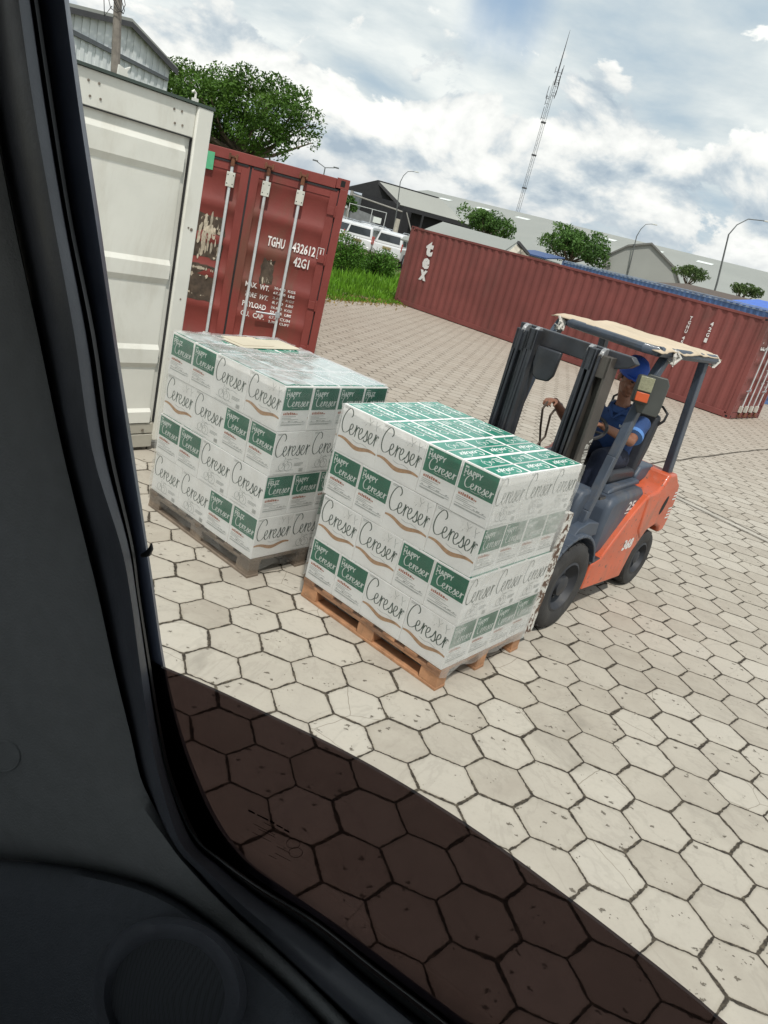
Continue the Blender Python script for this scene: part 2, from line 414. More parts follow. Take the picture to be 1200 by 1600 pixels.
strip_line('paving_joint', at_z(1058.8, 718.8, 0), at_z(1198, 702, 0), .05, gap, .004, 4, 12, .05)
# ---------------------------------------------------------------- grass and bushes
def leafmat(name, c, tr=.25, rough=.55, var=.35, vs=1.2):
    if name in MATS: return MATS[name]
    M = bpy.data.materials.new(name); M.use_nodes = True; t = NT(M.node_tree); b = t.n['Principled BSDF']
    o = t.new('ShaderNodeTexCoord').outputs['Object']
    a = t.new('ShaderNodeAttribute', attribute_name='tint').outputs['Fac']
    cc = t.mix(a, tuple(x * (1 - var) for x in c), (c[0] * (1 + var) + .012, c[1] * (1 + var), c[2] * (1 + var * .5)))
    cc = t.mix(t.math('MULTIPLY', t.step(t.noise(o, vs, 3), .45, .65), .35), cc, (c[0] * 1.5 + .01, c[1] * 1.25, c[2] * .8))
    t.put(b.inputs['Base Color'], cc); b.inputs['Roughness'].default_value = rough
    b.inputs['Specular IOR Level'].default_value = .25
    tr_ = t.new('ShaderNodeBsdfTranslucent'); t.put(tr_.inputs[0], cc)
    mx = t.new('ShaderNodeMixShader'); mx.inputs[0].default_value = tr
    out = t.n['Material Output']
    t.l.new(b.outputs[0], mx.inputs[1]); t.l.new(tr_.outputs[0], mx.inputs[2]); t.l.new(mx.outputs[0], out.inputs[0])
    MATS[name] = M; return M
def raw_mesh(name, vs, fs, M, tint=None, parent=None):
    me = bpy.data.meshes.new(name); me.from_pydata(vs, [], fs)
    for q in (M if isinstance(M, list) else [M]): me.materials.append(q)
    if tint is not None:
        at = me.attributes.new('tint', 'FLOAT', 'FACE'); at.data.foreach_set('value', tint)
    o = bpy.data.objects.new(name, me); col.objects.link(o); o.parent = parent; return o
gm = leafmat('grass_blades', (.115, .265, .026), .35, .5, .5, .9)
vs, fs, tn = [], [], []
gn = Vector((-ed.y, ed.x, 0));  gn = gn if gn.y > 0 else -gn
rg = random.Random(3)
for i in range(26000):
    s_ = rg.uniform(-9, 16); dpt = rg.uniform(0, 1) ** 1.6 * 16 - .35
    c = E0 + ed * s_ + gn * dpt
    cl = noise.noise(Vector((c.x * .7, c.y * .7, 0))); 
    h_ = (.10 + .28 * min(1, max(0, dpt) / 2.2)) * (1 + .9 * cl) * rg.uniform(.6, 1.3)
    if dpt < .5 and cl < rg.uniform(-.5, .4): continue
    a = rg.uniform(0, 6.28); wd = rg.uniform(.016, .042); ln = rg.uniform(.05, .28) * h_ * 2
    dx, dy = math.cos(a), math.sin(a); b_ = rg.uniform(0, 6.28); lx, ly = math.cos(b_) * ln, math.sin(b_) * ln
    k = len(vs)
    vs += [(c.x - dx * wd, c.y - dy * wd, -.01), (c.x + dx * wd, c.y + dy * wd, -.01), (c.x + lx * .4 + dx * wd * .7, c.y + ly * .4 + dy * wd * .7, h_ * .6), (c.x + lx * .4 - dx * wd * .7, c.y + ly * .4 - dy * wd * .7, h_ * .6), (c.x + lx, c.y + ly, h_)]
    fs += [(k, k + 1, k + 2, k + 3), (k + 3, k + 2, k + 4)]; tt = min(1, max(0, .5 + cl * .8 + rg.uniform(-.3, .3))); tn += [tt, tt]
gr = raw_mesh('grass', vs, fs, gm, tn); tag(gr, kind='stuff')
dry = leafmat('dry_grass', (.26, .20, .075), .3, .7, .3)
vs, fs, tn = [], [], []
for i in range(2600):
    s_ = rg.uniform(-6, 18); dpt = rg.gauss(-.15, .35); c = E0 + ed * s_ + gn * dpt
    h_ = rg.uniform(.02, .10); a = rg.uniform(0, 6.28); dx, dy = math.cos(a) * .03, math.sin(a) * .03; k = len(vs)
    vs += [(c.x - dx, c.y - dy, .006), (c.x + dx, c.y + dy, .006), (c.x + rg.uniform(-.1, .1), c.y + rg.uniform(-.1, .1), h_)]
    fs.append((k, k + 1, k + 2)); tn.append(rg.random())
tag(raw_mesh('dry_grass', vs, fs, dry, tn), kind='stuff')

def leaves(blobs, n, size, seed, tintz=None, squash=.75):
    """leaf cards spread through a set of ellipsoid blobs (centre, radii)"""
    r_ = random.Random(seed); vs, fs, tn = [], [], []
    tot = sum(b[1][0] * b[1][1] * b[1][2] for b in blobs)
    for (c, rad) in blobs:
        m_ = max(6, int(n * rad[0] * rad[1] * rad[2] / tot)); bt = r_.uniform(-.22, .22)
        for _ in range(m_):
            u = Vector((r_.gauss(0, 1), r_.gauss(0, 1), r_.gauss(0, 1))).normalized() * (r_.uniform(.35, 1.08) ** .6)
            p = Vector((c[0] + u.x * rad[0], c[1] + u.y * rad[1], c[2] + u.z * rad[2]))
            if noise.noise(p * (1.1 / max(.3, rad[0]))) < -.18: continue
            nx = Vector((r_.gauss(0, 1), r_.gauss(0, 1), r_.gauss(.6, 1))).normalized()
            t1 = nx.orthogonal().normalized(); t1.rotate(Matrix.Rotation(r_.uniform(0, 6.28), 3, nx)); t2 = nx.cross(t1)
            s = size * r_.uniform(.55, 1.35); k = len(vs)
            vs += [p + t1 * s, p + t2 * s * squash * .6 + nx * s * .15, p - t1 * s, p - t2 * s * squash * .6 + nx * s * .15]
            fs.append((k, k + 1, k + 2, k + 3)); tn.append(min(1, max(0, .5 + bt + r_.uniform(-.28, .28))))
    return [tuple(v) for v in vs], fs, tn
bark = mat('bark', (.12, .09, .065), .9, var=.3, bump=.8, bs=20)
def tree(name, label, base, height, crown, n, leaf, M, seed, trunk_r=.22, group=None, cat='tree', limbs=True):
    """crown: list of (x, y, z, rx, ry, rz) relative to the base"""
    e = empty(name, base); tag(e, label, cat, group)
    vs, fs, tn = leaves([((c[0], c[1], c[2]), c[3:]) for c in crown], n, leaf, seed)
    raw_mesh('crown', vs, fs, M, tn, e)
    r_ = random.Random(seed); t = MB()
    fork = min(c[2] - c[5] for c in crown) * .75 + .15 * height
    tp = [(0, 0, -.1), (.03 * height * r_.uniform(-.4, .4), 0, fork * .5), (.02 * height, .02 * height, fork)]
    t.tube(tp, [trunk_r * 1.25, trunk_r, trunk_r * .8], 9)
    for c in crown:
        a = Vector(tp[2]); b = Vector((c[0], c[1], c[2] - .1 * c[5])); m_ = (a + b) / 2 + Vector((r_.uniform(-.3, .3), r_.uniform(-.3, .3), -.1 * (b - a).length))
        t.tube([a - Vector((0, 0, .2)), m_, b], [trunk_r * .55, trunk_r * .35, trunk_r * .1], 6)
    t.build('trunk', bark, e); return e
def blobs(n, W, D, H, z0, seed, size=.33, flat=1.0):
    r_ = random.Random(seed); out = []
    for i in range(n):
        a = 6.283 * i / n * 2.4 + r_.uniform(-.3, .3); q = math.sqrt((i + .5) / n) * .72
        zz = math.sqrt(max(0, 1 - q * q)) 
        s = size * r_.uniform(.75, 1.2)
        out.append((math.cos(a) * q * W / 2, math.sin(a) * q * D / 2, z0 + H * (.30 + .52 * zz * r_.uniform(.45, 1.0)) - H * .05, W * s * .62, D * s * .62, H * s * .75 * flat))
    return out
# ---------------------------------------------------------------- pallets, cartons, film
card = mat('carton_white', (.86, .86, .84), .55, var=.04, vs=6, bump=.12, bs=14, dirt=.18, dirtc=(.50, .47, .42), ds=4)
green = mat('print_green', (.018, .165, .10), .34, var=.22, vs=7)
ink = mat('print_ink', (.05, .08, .065), .6, var=.15)
pale = mat('print_pale_ink', (.34, .36, .34), .6, var=.1)
tan = mat('print_tan', (.44, .265, .145), .6, var=.22, vs=25)
redink = mat('print_red', (.42, .17, .11), .6, var=.2, vs=30)
pwhite = mat('print_white', (.72, .76, .73), .5, var=.03)
slit = mat('carton_slit', (.22, .21, .19), .8)
tape = mat('carton_tape', (.62, .56, .43), .35, var=.05)
CM = [card, green, ink, pale, tan, redink, pwhite, slit, tape, mat('print_green_sheen', (.045, .26, .185), .25, var=.15, vs=8)]  # last entry: top-flap green, lightened to carry the sky and film sheen
LB, WB, HB = .3335, .25, .302
def long_face(fc, kind, rnd):
    L, H = LB, HB
    script(fc, .016, H * .44, L - .014, 2, .098, h=H * .52)
    fc.rect(.012, H * .955, .06, H * .965, 3); fc.rect(.012, H * .93, .05, H * .938, 3)
    fc.stroke([(L * .38, H * .375), (L * .5, H * .35), (L * .62, H * .375), (L * .75, H * .345)], .003, 3)
    if kind == 'A':
        up = [(L * (.02 + .96 * i / 16), H * (.315 + .035 * math.sin(i * .55 + .4) - .012 * i / 16)) for i in range(17)]
        dn = [(x, y - H * (.026 + .06 * math.sin(math.pi * (i + .7) / 17.4))) for i, (x, y) in enumerate(up)]
        for i in range(16): fc.mb.add([fc.P(*up[i]), fc.P(*dn[i]), fc.P(*dn[i + 1]), fc.P(*up[i + 1])], [(0, 1, 2, 3)], 4)
        fc.z += .00004
        for a in ([(.66, .96), (.71, .86), (.77, .93)], [(.84, .94), (.86, .84), (.93, .90)], [(.71, .86), (.70, .78)], [(.86, .84), (.87, .74)], [(.62, .80), (.60, .76)], [(.9, .7), (.93, .6), (.91, .55)]):
            fc.stroke([(x * L, y * H) for x, y in a], .0026, 3)
        for _ in range(26):
            x, y = rnd.uniform(.52, .97) * L, rnd.uniform(.40, .95) * H; s = rnd.uniform(.0009, .0022)
            fc.poly([(x - s, y), (x, y - s), (x + s, y), (x, y + s)], 3)
    else:
        for cx, cy, r_ in ((.30, .20, .085), (.47, .19, .10), (.39, .27, .06)):
            fc.stroke([((cx + r_ * math.cos(a * .7)) * L, (cy * H + r_ * .95 * L * math.sin(a * .7))) for a in range(10)], .0028, 3)
        for a in ([(.14, .12), (.3, .1), (.5, .11), (.64, .1)], [(.33, .33), (.36, .39), (.33, .42)], [(.42, .3), (.47, .38), (.52, .34)], [(.28, .16), (.33, .22), (.30, .27)], [(.46, .13), (.5, .2), (.45, .26)]):
            fc.stroke([(x * L, y * H) for x, y in a], .0028, 3)
        for i in range(3): fc.rect(L * .62, H * (.25 - i * .028), L * (.86 - .05 * (i == 2)), H * (.262 - i * .028), 3)
        for i in range(9): fc.rect(L * (.78 + i * .012), H * .045, L * (.785 + i * .012 + (i % 3) * .002), H * .135, 3)
        fc.rect(L * .10, H * .03, L * .55, H * .036, 3)
def short_face(fc, kind, rnd):
    W, H = WB, HB
    fc.rect(W * .045, H * .475, W * .965, H * .965, 1)
    fc.text('BE' if kind == 'HAPPY' else 'SEJA', W * .10, H * .895, W * (.19 if kind == 'HAPPY' else .27), H * .928, 6, .03)
    fc.text(kind, W * .10, H * .775, W * (.58 if kind == 'HAPPY' else .49), H * .878, 6, .03)
    fc.text('&' if kind == 'HAPPY' else 'É', W * .10, H * .725, W * .145, H * .76, 6, .02)
    script(fc, W * .18, H * .555, W * .93, 6, .135, h=H * .24)
    fc.stroke([(W * .35, H * .527), (W * .5, H * .517), (W * .62, H * .530), (W * .75, H * .517)], .002, 6)
    x = .10
    for i in range(9):
        wd = (.05, .035, .035, .05, .04, .05, .06, .03, .03)[i]; hh = (.052, .05, .058, .046, .06, .05, .045, .03, .028)[i]
        fc.rect(W * x, H * .375, W * (x + wd), H * (.375 + hh), 5); x += wd + .014
        if i == 0: fc.rect(W * .105, H * .41, W * .14, H * .422, 0)
    for y, a, b in ((.335, .08, .55), (.30, .08, .40), (.27, .08, .66), (.235, .3, .5), (.20, .08, .92), (.16, .08, .92), (.145, .08, .8)):
        fc.rect(W * a, H * y, W * b, H * (y + .008), 3)
    for _ in range(5):
        x_ = rnd.uniform(.1, .85); fc.rect(W * x_, H * .22, W * (x_ + .05), H * .232, 3)
def top_face(fc, kind):                   # x along the length, y across; two flaps meeting on the centre line
    L, W = LB, WB
    for f in (0, 1):
        y0 = .012 if f == 0 else W / 2 + .006; y1 = W / 2 - .006 if f == 0 else W - .012
        fc.rect(.012, y0, L - .012, y1, 9)
        ym = (y0 + y1) / 2
        fc.stroke([(L * .58, y0 + .012), (L * .70, ym), (L * .66, y1 - .014), (L * .54, y1 - .03), (L * .52, ym)], .005, 6)
        if f == 0:
            for k_ in range(4): fc.rect(L * .10, y0 + .022 + k_ * .017, L * (.30 - .03 * (k_ % 2)), y0 + .030 + k_ * .017, 6)
            fc.stroke([(L * .36, ym - .02), (L * .42, ym + .02), (L * .47, ym - .01), (L * .52, ym + .015), (L * .60, ym - .015), (L * .68, ym + .012)], .0045, 6)
        else:
            script(fc, L * .14, ym - .022, L * .82, 6, .20, h=.062)
    fc.rect(.0, W / 2 - .0012, L, W / 2 + .0012, 7)
def carton_mesh(lk, sk, seed):
    r_ = random.Random(seed); mb = MB(); mb.keep = True
    c = .004                       # eased corners, a little bellied
    L, W, H = LB - .002, WB - .002, HB
    b = MB().box((0, 0, 0), (L, W, H))
    bm = bmesh.new(); tmp = bpy.data.meshes.new('x'); tmp.from_pydata(b.v, [], b.f); bm.from_mesh(tmp)
    bmesh.ops.recalc_face_normals(bm, faces=bm.faces)
    bmesh.ops.bevel(bm, geom=bm.edges[:], offset=c, segments=2, affect='EDGES', profile=.5)
    bm.verts.index_update(); mb.add([v.co[:] for v in bm.verts], [tuple(v.index for v in f.verts) for f in bm.faces], 0); bm.free(); bpy.data.meshes.remove(tmp)
    long_face(Face2D(mb, (0, 0, 0), (1, 0, 0), (0, 0, 1), .0004), lk, r_)
    long_face(Face2D(mb, (L, W, 0), (-1, 0, 0), (0, 0, 1), .0004), lk, r_)
    short_face(Face2D(mb, (0, W, 0), (0, -1, 0), (0, 0, 1), .0004), sk, r_)
    short_face(Face2D(mb, (L, 0, 0), (0, 1, 0), (0, 0, 1), .0004), sk, r_)
    top_face(Face2D(mb, (L, W, H), (-1, 0, 0), (0, -1, 0), .0004), lk)
    return mb.mesh('carton', CM)

CMESH = {(a, b): carton_mesh(a, b, 5) for a in 'AB' for b in ('HAPPY', 'FELIZ')}
ORD = ['first', 'second', 'third', 'fourth']
LAYER = ['bottom', 'third', 'second', 'top']
WORDS = {'A': 'tan stroke under its lettering', 'B': 'fruit sketch under its lettering'}
def stack(which, origin, yaw, sx, sy, tops, long_kinds, short_kinds, seed):
    """local x goes back from the front face, y goes left along it; tops: layer types bottom to top"""
    r_ = random.Random(seed); MX = Matrix.Translation(origin) @ Matrix.Rotation(yaw, 4, 'Z')
    for li, ty in enumerate(tops):
        z = .147 + li * (HB + .0015); items = []
        ox, oy = (r_.uniform(-.004, .012), r_.uniform(-.004, .014)) if li else (0, 0)
        # zone next to the right face, zone at the left
        def upright(y0, cidx):             # length runs back; short end on the front face
            for c in range(2):
                for k in range(3): items.append((k * LB, y0 + c * WB, 0, cidx + c, k, 3))
        def across(y0, cidx):              # length runs along the front
            for c in range(2):
                for k in range(4): items.append((k * WB + WB, y0 + c * LB, 1, cidx + c, k, 4))
        if ty == 'P': upright(0, 0); across(2 * WB, 2)
        else: across(0, 0); upright(2 * LB, 2)
        for x, y, rot, c, k, n in items:
            fromleft = 3 - c               # image order on the front face
            if li < 3 and 0 < k < n - 1 and 0 < c < 3: continue
            front = k == 0; side = c == 0; L_ = LAYER[li]
            lk = long_kinds.get((li, 'f', fromleft)) if (front and rot) else (long_kinds.get((li, 's', k)) if side and not rot else None)
            lk = lk or long_kinds.get(li, 'A')
            sk = short_kinds.get((li, 'f', fromleft)) if (front and not rot) else (short_kinds.get((li, 's', k)) if side and rot else None)
            sk = sk or 'HAPPY'
            o = bpy.data.objects.new('carton', CMESH[(lk, sk)]); col.objects.link(o)
            jit = r_.uniform(-.006, .006)
            o.matrix_world = MX @ Matrix.Diagonal((sx, sy, 1, 1)) @ Matrix.Translation((x + ox + r_.uniform(-.002, .002), y + oy + r_.uniform(-.002, .002), z)) @ Matrix.Rotation(r_.uniform(-.0025, .0025), 4, 'X') @ Matrix.Rotation(r_.uniform(-.0025, .0025), 4, 'Y') @ Matrix.Rotation((R(90) if rot else 0) + jit, 4, 'Z')
            kind_ = ('tan stroke' if lk == 'A' else 'fruit sketch')
            if front:
                if side: lab = '%s carton at the front corner, %s layer, %s stack' % (('wide ' + kind_) if rot else 'green %s panel' % sk, L_, which)
                else: lab = '%s carton, %s from left on front face, %s layer, %s stack' % (('wide ' + kind_) if rot else 'green %s panel' % sk, ORD[fromleft], L_, which)
            elif side:
                lab = '%s carton on right face, %s from corner, %s layer, %s stack' % (('wide ' + kind_) if not rot else 'green %s panel' % sk, ORD[k], L_, which)
            elif li == 3:
                lab = 'green-topped carton, %s row back, %s column from left, atop %s stack' % (ORD[k], ORD[fromleft], which)
            else:
                lab = 'white carton, %s row back, %s column from left, %s layer, %s stack' % (ORD[k], ORD[fromleft], L_, which)
            tag(o, lab, 'box', 'cartons stacked on the %s pallet' % which)
wood_n = mat('pallet_wood_orange', (.40, .205, .105), .75, var=.28, vs=5, bump=.5, bs=40, dirt=.5, dirtc=(.16, .10, .06), ds=4)
wood_f = mat('pallet_wood_grey', (.21, .165, .125), .85, var=.25, vs=5, bump=.6, bs=40, dirt=.5, dirtc=(.07, .055, .045), ds=4)
def pallet(label, origin, yaw, Lx, Ly, W_):
    e = empty('pallet', origin, yaw); tag(e, label, 'pallet')
    bw = .10
    for i in range(7):                                   # top boards run back, spread along the front
        y = i * (Ly - bw) / 6; MB().box((-.004, y, .122), (Lx + .004, y + bw, .144)).build('top_board', W_, e, .003)
    for x in (0, Lx / 2 - .05, Lx - .10):
        MB().box((x, 0, .100), (x + .10, Ly, .1215)).build('cross_board', W_, e, .003)
        for y in (0, Ly / 2 - .07, Ly - .14):
            MB().box((x + .002, y + .002, .022), (x + .098, y + .138, .0995)).build('block', W_, e, .004)
        MB().box((x, 0, .0005), (x + .10, Ly, .0215)).build('bottom_board', W_, e, .003)
    return e
def film_mat(name, milk, clear_rough=.12):
    M = bpy.data.materials.new(name); M.use_nodes = True; t = NT(M.node_tree); b = t.n['Principled BSDF']; out = t.n['Material Output']
    o = t.new('ShaderNodeTexCoord').outputs['Object']
    st = t.noise(t.vmath('ADD', t.vmath('MULTIPLY', o, (2.2, 2.2, 9)), t.vmath('MULTIPLY', t.noise(o, 2.5, 3, out=1), (1.2, 1.2, 1.2))), 3.5, 6, .6)
    fold = t.step(t.math('ABSOLUTE', t.math('SUBTRACT', st, .5)), .035, .0)
    b.inputs['Base Color'].default_value = (.78, .79, .77, 1); b.inputs['Roughness'].default_value = .28; b.inputs['Specular IOR Level'].default_value = .9
    bn = t.new('ShaderNodeBump'); bn.inputs['Strength'].default_value = .35; bn.inputs['Distance'].default_value = .008
    t.put(bn.inputs['Height'], t.math('ADD', st, t.math('MULTIPLY', t.noise(o, 9, 4), .5))); t.put(b.inputs['Normal'], bn.outputs[0])
    gl = t.new('ShaderNodeBsdfGlossy'); gl.inputs['Roughness'].default_value = clear_rough; t.put(gl.inputs['Normal'], bn.outputs[0]); gl.inputs[0].default_value = (1, 1, 1, 1)
    tr = t.new('ShaderNodeBsdfTransparent'); tr.inputs[0].default_value = (.985, .985, .985, 1)
    fr = t.new('ShaderNodeFresnel'); fr.inputs[0].default_value = 1.5; t.put(fr.inputs['Normal'], bn.outputs[0])
    m1 = t.new('ShaderNodeMixShader'); t.put(m1.inputs[0], t.math('MULTIPLY', fr.outputs[0], .6)); t.l.new(tr.outputs[0], m1.inputs[1]); t.l.new(gl.outputs[0], m1.inputs[2])
    m2 = t.new('ShaderNodeMixShader')
    t.put(m2.inputs[0], t.math('ADD', t.math('MULTIPLY', t.step(t.noise(t.vmath('MULTIPLY', o, (1, 1, 1.6)), 1.6, 3, .5, 1.), .25, .75), milk * 1.6), t.math('MULTIPLY', fold, milk * .25 + .02), clamp=True))
    t.l.new(m1.outputs[0], m2.inputs[1]); t.l.new(b.outputs[0], m2.inputs[2]); t.l.new(m2.outputs[0], out.inputs[0])
    return M
F_CLEAR, F_GLARE, F_MID = film_mat('film_clear', .015), film_mat('film_glare', .27, .2), film_mat('film_mid', .07)  # right-face film: the wrap's glare is put in as milky white
F_TOP = film_mat('film_top', .33, .2)
def film(label, origin, yaw, Lx, Ly, z0, z1, fm, seed, over=.05, lid=False):
    """stretch film round the stack; fm gives the material for front, left, back, right faces"""
    pts = []; N = 30; g_ = .006
    cs = [(-g_, Ly + g_, -g_, -g_), (-g_, -g_, Lx + g_, -g_), (Lx + g_, -g_, Lx + g_, Ly + g_), (Lx + g_, Ly + g_, -g_, Ly + g_)]
    mids = [0, 3, 2, 1]
    ring = []
    for si, (x0, y0, x1, y1) in enumerate(cs):
        for i in range(N): ring.append((x0 + (x1 - x0) * i / N, y0 + (y1 - y0) * i / N, mids[si], i / N))
    M_ = len(ring); H = 44; vs, fs, mi = [], [], []
    cx, cy = Lx / 2, Ly / 2
    for j in range(H + 1):
        z = z0 + (z1 - z0) * j / H
        lay = ((z - .147) / (HB + .0015)) % 1.0
        for (x, y, f_, u_) in ring:
            d_ = noise.noise(Vector((x * 5 + seed, y * 5, z * 11))) * .004 + noise.noise(Vector((x * 14 + seed, y * 14, z * 24))) * .0018
            dx = (x - cx) / (Lx / 2); dy = (y - cy) / (Ly / 2)
            nx = (1 if dx > .99 else -1 if dx < -.99 else 0); ny = (1 if dy > .99 else -1 if dy < -.99 else 0)
            d_ += .003
            if z < .147: d_ += .012 * noise.noise(Vector((x * 9, y * 9, seed))) - .004
            zz = z
            if j == 0: zz += .03 * noise.noise(Vector((x * 7, y * 7, seed * 3)))
            vs.append((x + nx * d_, y + ny * d_, zz))
    for j in range(H):
        for i in range(M_):
            k = (i + 1) % M_
            fs.append((j * M_ + i, j * M_ + k, (j + 1) * M_ + k, (j + 1) * M_ + i)); mi.append(ring[i][2])
    if over:                                  # the last turn folds a little way over the top
        k0 = len(vs)
        for i, (x, y, f_, u_) in enumerate(ring):
            q = over * (.5 + 1.0 * abs(noise.noise(Vector((x * 4, y * 4, seed)))))
            vs.append((x + (cx - x) / (Lx / 2) * q, y + (cy - y) / (Ly / 2) * q, z1 + .003))
        for i in range(M_):
            k = (i + 1) % M_; fs.append((H * M_ + i, H * M_ + k, k0 + k, k0 + i)); mi.append(ring[i][2])
    if lid:
        k0 = len(vs); NX_, NY_ = 40, 48
        for i in range(NX_ + 1):
            for j in range(NY_ + 1):
                x = Lx * i / NX_; y = Ly * j / NY_
                vs.append((x, y, z1 + .012 + .006 * noise.noise(Vector((x * 6, y * 6, 3))) + .004 * noise.noise(Vector((x * 17, y * 15, 9)))))
        for i in range(NX_):
            for j in range(NY_):
                cx_, cy_ = Lx * (i + .5) / NX_, Ly * (j + .5) / NY_
                if ((cx_ - .62) / .34) ** 2 + ((cy_ - .98) / .22) ** 2 < 1 + .5 * noise.noise(Vector((cx_ * 6, cy_ * 6, 1))): continue   # torn open at the back
                a_ = k0 + i * (NY_ + 1) + j; fs.append((a_, a_ + 1, a_ + NY_ + 2, a_ + NY_ + 1)); mi.append(4)
    mb = MB(); mb.v = vs; mb.f = fs; mb.m = mi; mb.keep = True
    o = mb.build('plastic_wrap', fm, smooth=60); o.location = origin; o.rotation_euler = (0, 0, yaw)
    tag(o, label, 'plastic wrap'); return o
A1 = R(53.35); OR1 = Vector((.555, 3.711, 0)); L1x, L1y = .95, 1.195
A2 = R(53.43); OR2 = Vector((-.790, 4.457, 0)); L2x, L2y = .985, 1.235
sx1, sy1, sx2, sy2 = L1x / 1.0, L1y / 1.167, L2x / 1.0, L2y / 1.167
stack('near', OR1, A1, sx1, sy1, 'QPQP', {0: 'A', 1: 'A', 2: 'A', 3: 'A', (3, 's', 0): 'B', (3, 's', 1): 'B', (3, 's', 2): 'B', (1, 's', 0): 'B', (1, 's', 1): 'B', (1, 's', 2): 'B'}, {}, 11)
stack('far', OR2, A2, sx2, sy2, 'PQPQ',
      {0: 'B', 1: 'B', 2: 'B', 3: 'A', (3, 'f', 2): 'B', (3, 'f', 3): 'A', (2, 'f', 0): 'A', (2, 'f', 1): 'B', (0, 's', 0): 'A', (0, 's', 1): 'B'},
      {(3, 'f', 0): 'FELIZ', (0, 'f', 3): 'FELIZ', (3, 's', 3): 'FELIZ', (1, 's', 0): 'FELIZ'}, 12)
pallet('bare orange-brown wooden pallet under the near stack beside the forklift', OR1, A1, L1x, L1y, wood_n)
pallet('weathered grey wooden pallet under the far stack by the white container', OR2, A2, L2x, L2y, wood_f)
ZT = .147 + 4 * (HB + .0015)
film('clear stretch wrap round the near stack, glare painted white on its right face', OR1, A1, L1x, L1y, .10, ZT - .002, [F_CLEAR, F_CLEAR, F_MID, F_GLARE], 3, .02)
film('crinkled clear stretch wrap round the far stack by the white container', OR2, A2, L2x, L2y, .06, ZT - .002, [F_MID, F_MID, F_MID, F_MID, F_TOP], 8, .05, True)
cb = MB(); cb.box((0, 0, 0), (.62, .26, .004)); cb.box((.05, .05, .0045), (.36, .30, .008))
c_ = cb.build('cardboard_sheet', mat('cardboard', (.56, .50, .385), .8, var=.08), bevel=.001)
c_.matrix_world = Matrix.Translation(OR2) @ Matrix.Rotation(A2, 4, 'Z') @ Matrix.Translation((.34, .86, ZT + .004)) @ Matrix.Rotation(R(4), 4, 'Z')
tag(c_, 'loose tan cardboard sheet lying on top of the far stack', 'cardboard')
# ---------------------------------------------------------------- containers
def paint(name, c, rust=.3, **k): return mat(name, c, .55, var=.12, vs=1.2, dirt=rust, dirtc=(.13, .065, .04), ds=1.5, bump=.15, bs=18, **k)
c_red = paint('paint_oxide', (.205, .038, .030), .65)
c_red2 = mat('paint_faded_oxide', (.190, .052, .045), .72, var=.16, vs=.6, dirt=.75, dirtc=(.115, .052, .042), ds=.7, bump=.15, bs=18)
c_white = mat('paint_cream', (.69, .685, .625), .5, var=.05, vs=1.5, dirt=.28, dirtc=(.42, .38, .30), ds=2.2, bump=.08, bs=12)
c_blue = mat('paint_dark_blue', (.09, .17, .36), .5, var=.2, dirt=.2)
c_pblue = mat('paint_pale_blue', (.38, .47, .62), .5, var=.15, dirt=.2)
rubber = mat('rubber_black', (.018, .018, .020), .6, var=.3)
galv = mat('galvanised', (.46, .49, .52), .42, .55, var=.15, vs=8, dirt=.25, dirtc=(.16, .07, .04), ds=6)
rodp = mat('rod_white', (.56, .59, .60), .45, .1, var=.1, vs=8, dirt=.45, dirtc=(.28, .2, .15), ds=5)
keepm = mat('keeper_cream', (.55, .55, .49), .55, var=.1, vs=10, dirt=.35, dirtc=(.2, .1, .06), ds=9)
rust = mat('rust', (.15, .06, .03), .85, var=.4, vs=12)
wt = mat('stencil_white', (.72, .70, .68), .6, var=.1, vs=20)
labelg = mat('sticker_green', (.10, .42, .22), .5)
hole = mat('hole_dark', (.01, .01, .01), .9)
def corrugated(mb, L, z0, z1, P, pitch=.278, dep=.036, mi=0):
    """sheet along L, P(x, d, z) maps to 3D, d is depth inwards"""
    n = int(L / pitch); pt = L / n; xs = []
    for i in range(n):
        a = i * pt
        xs += [(a, 0), (a + pt * .26, 0), (a + pt * .5, dep), (a + pt * .76, dep)]
    xs.append((L, 0)); vs = []; K = 8
    for x, d in xs: vs += [P(x, d, z0 + (z1 - z0) * k / K) for k in range(K + 1)]
    K1 = K + 1
    mb.add(vs, [(K1 * i + k, K1 * i + K1 + k, K1 * i + K1 + k + 1, K1 * i + k + 1) for i in range(len(xs) - 1) for k in range(K)], mi)
def casting(mb, c, X=(0, 0), mi=0):
    x, y, z = c; mb.box((x - .089, y - .081, z - .059), (x + .089, y + .081, z + .059), mi)
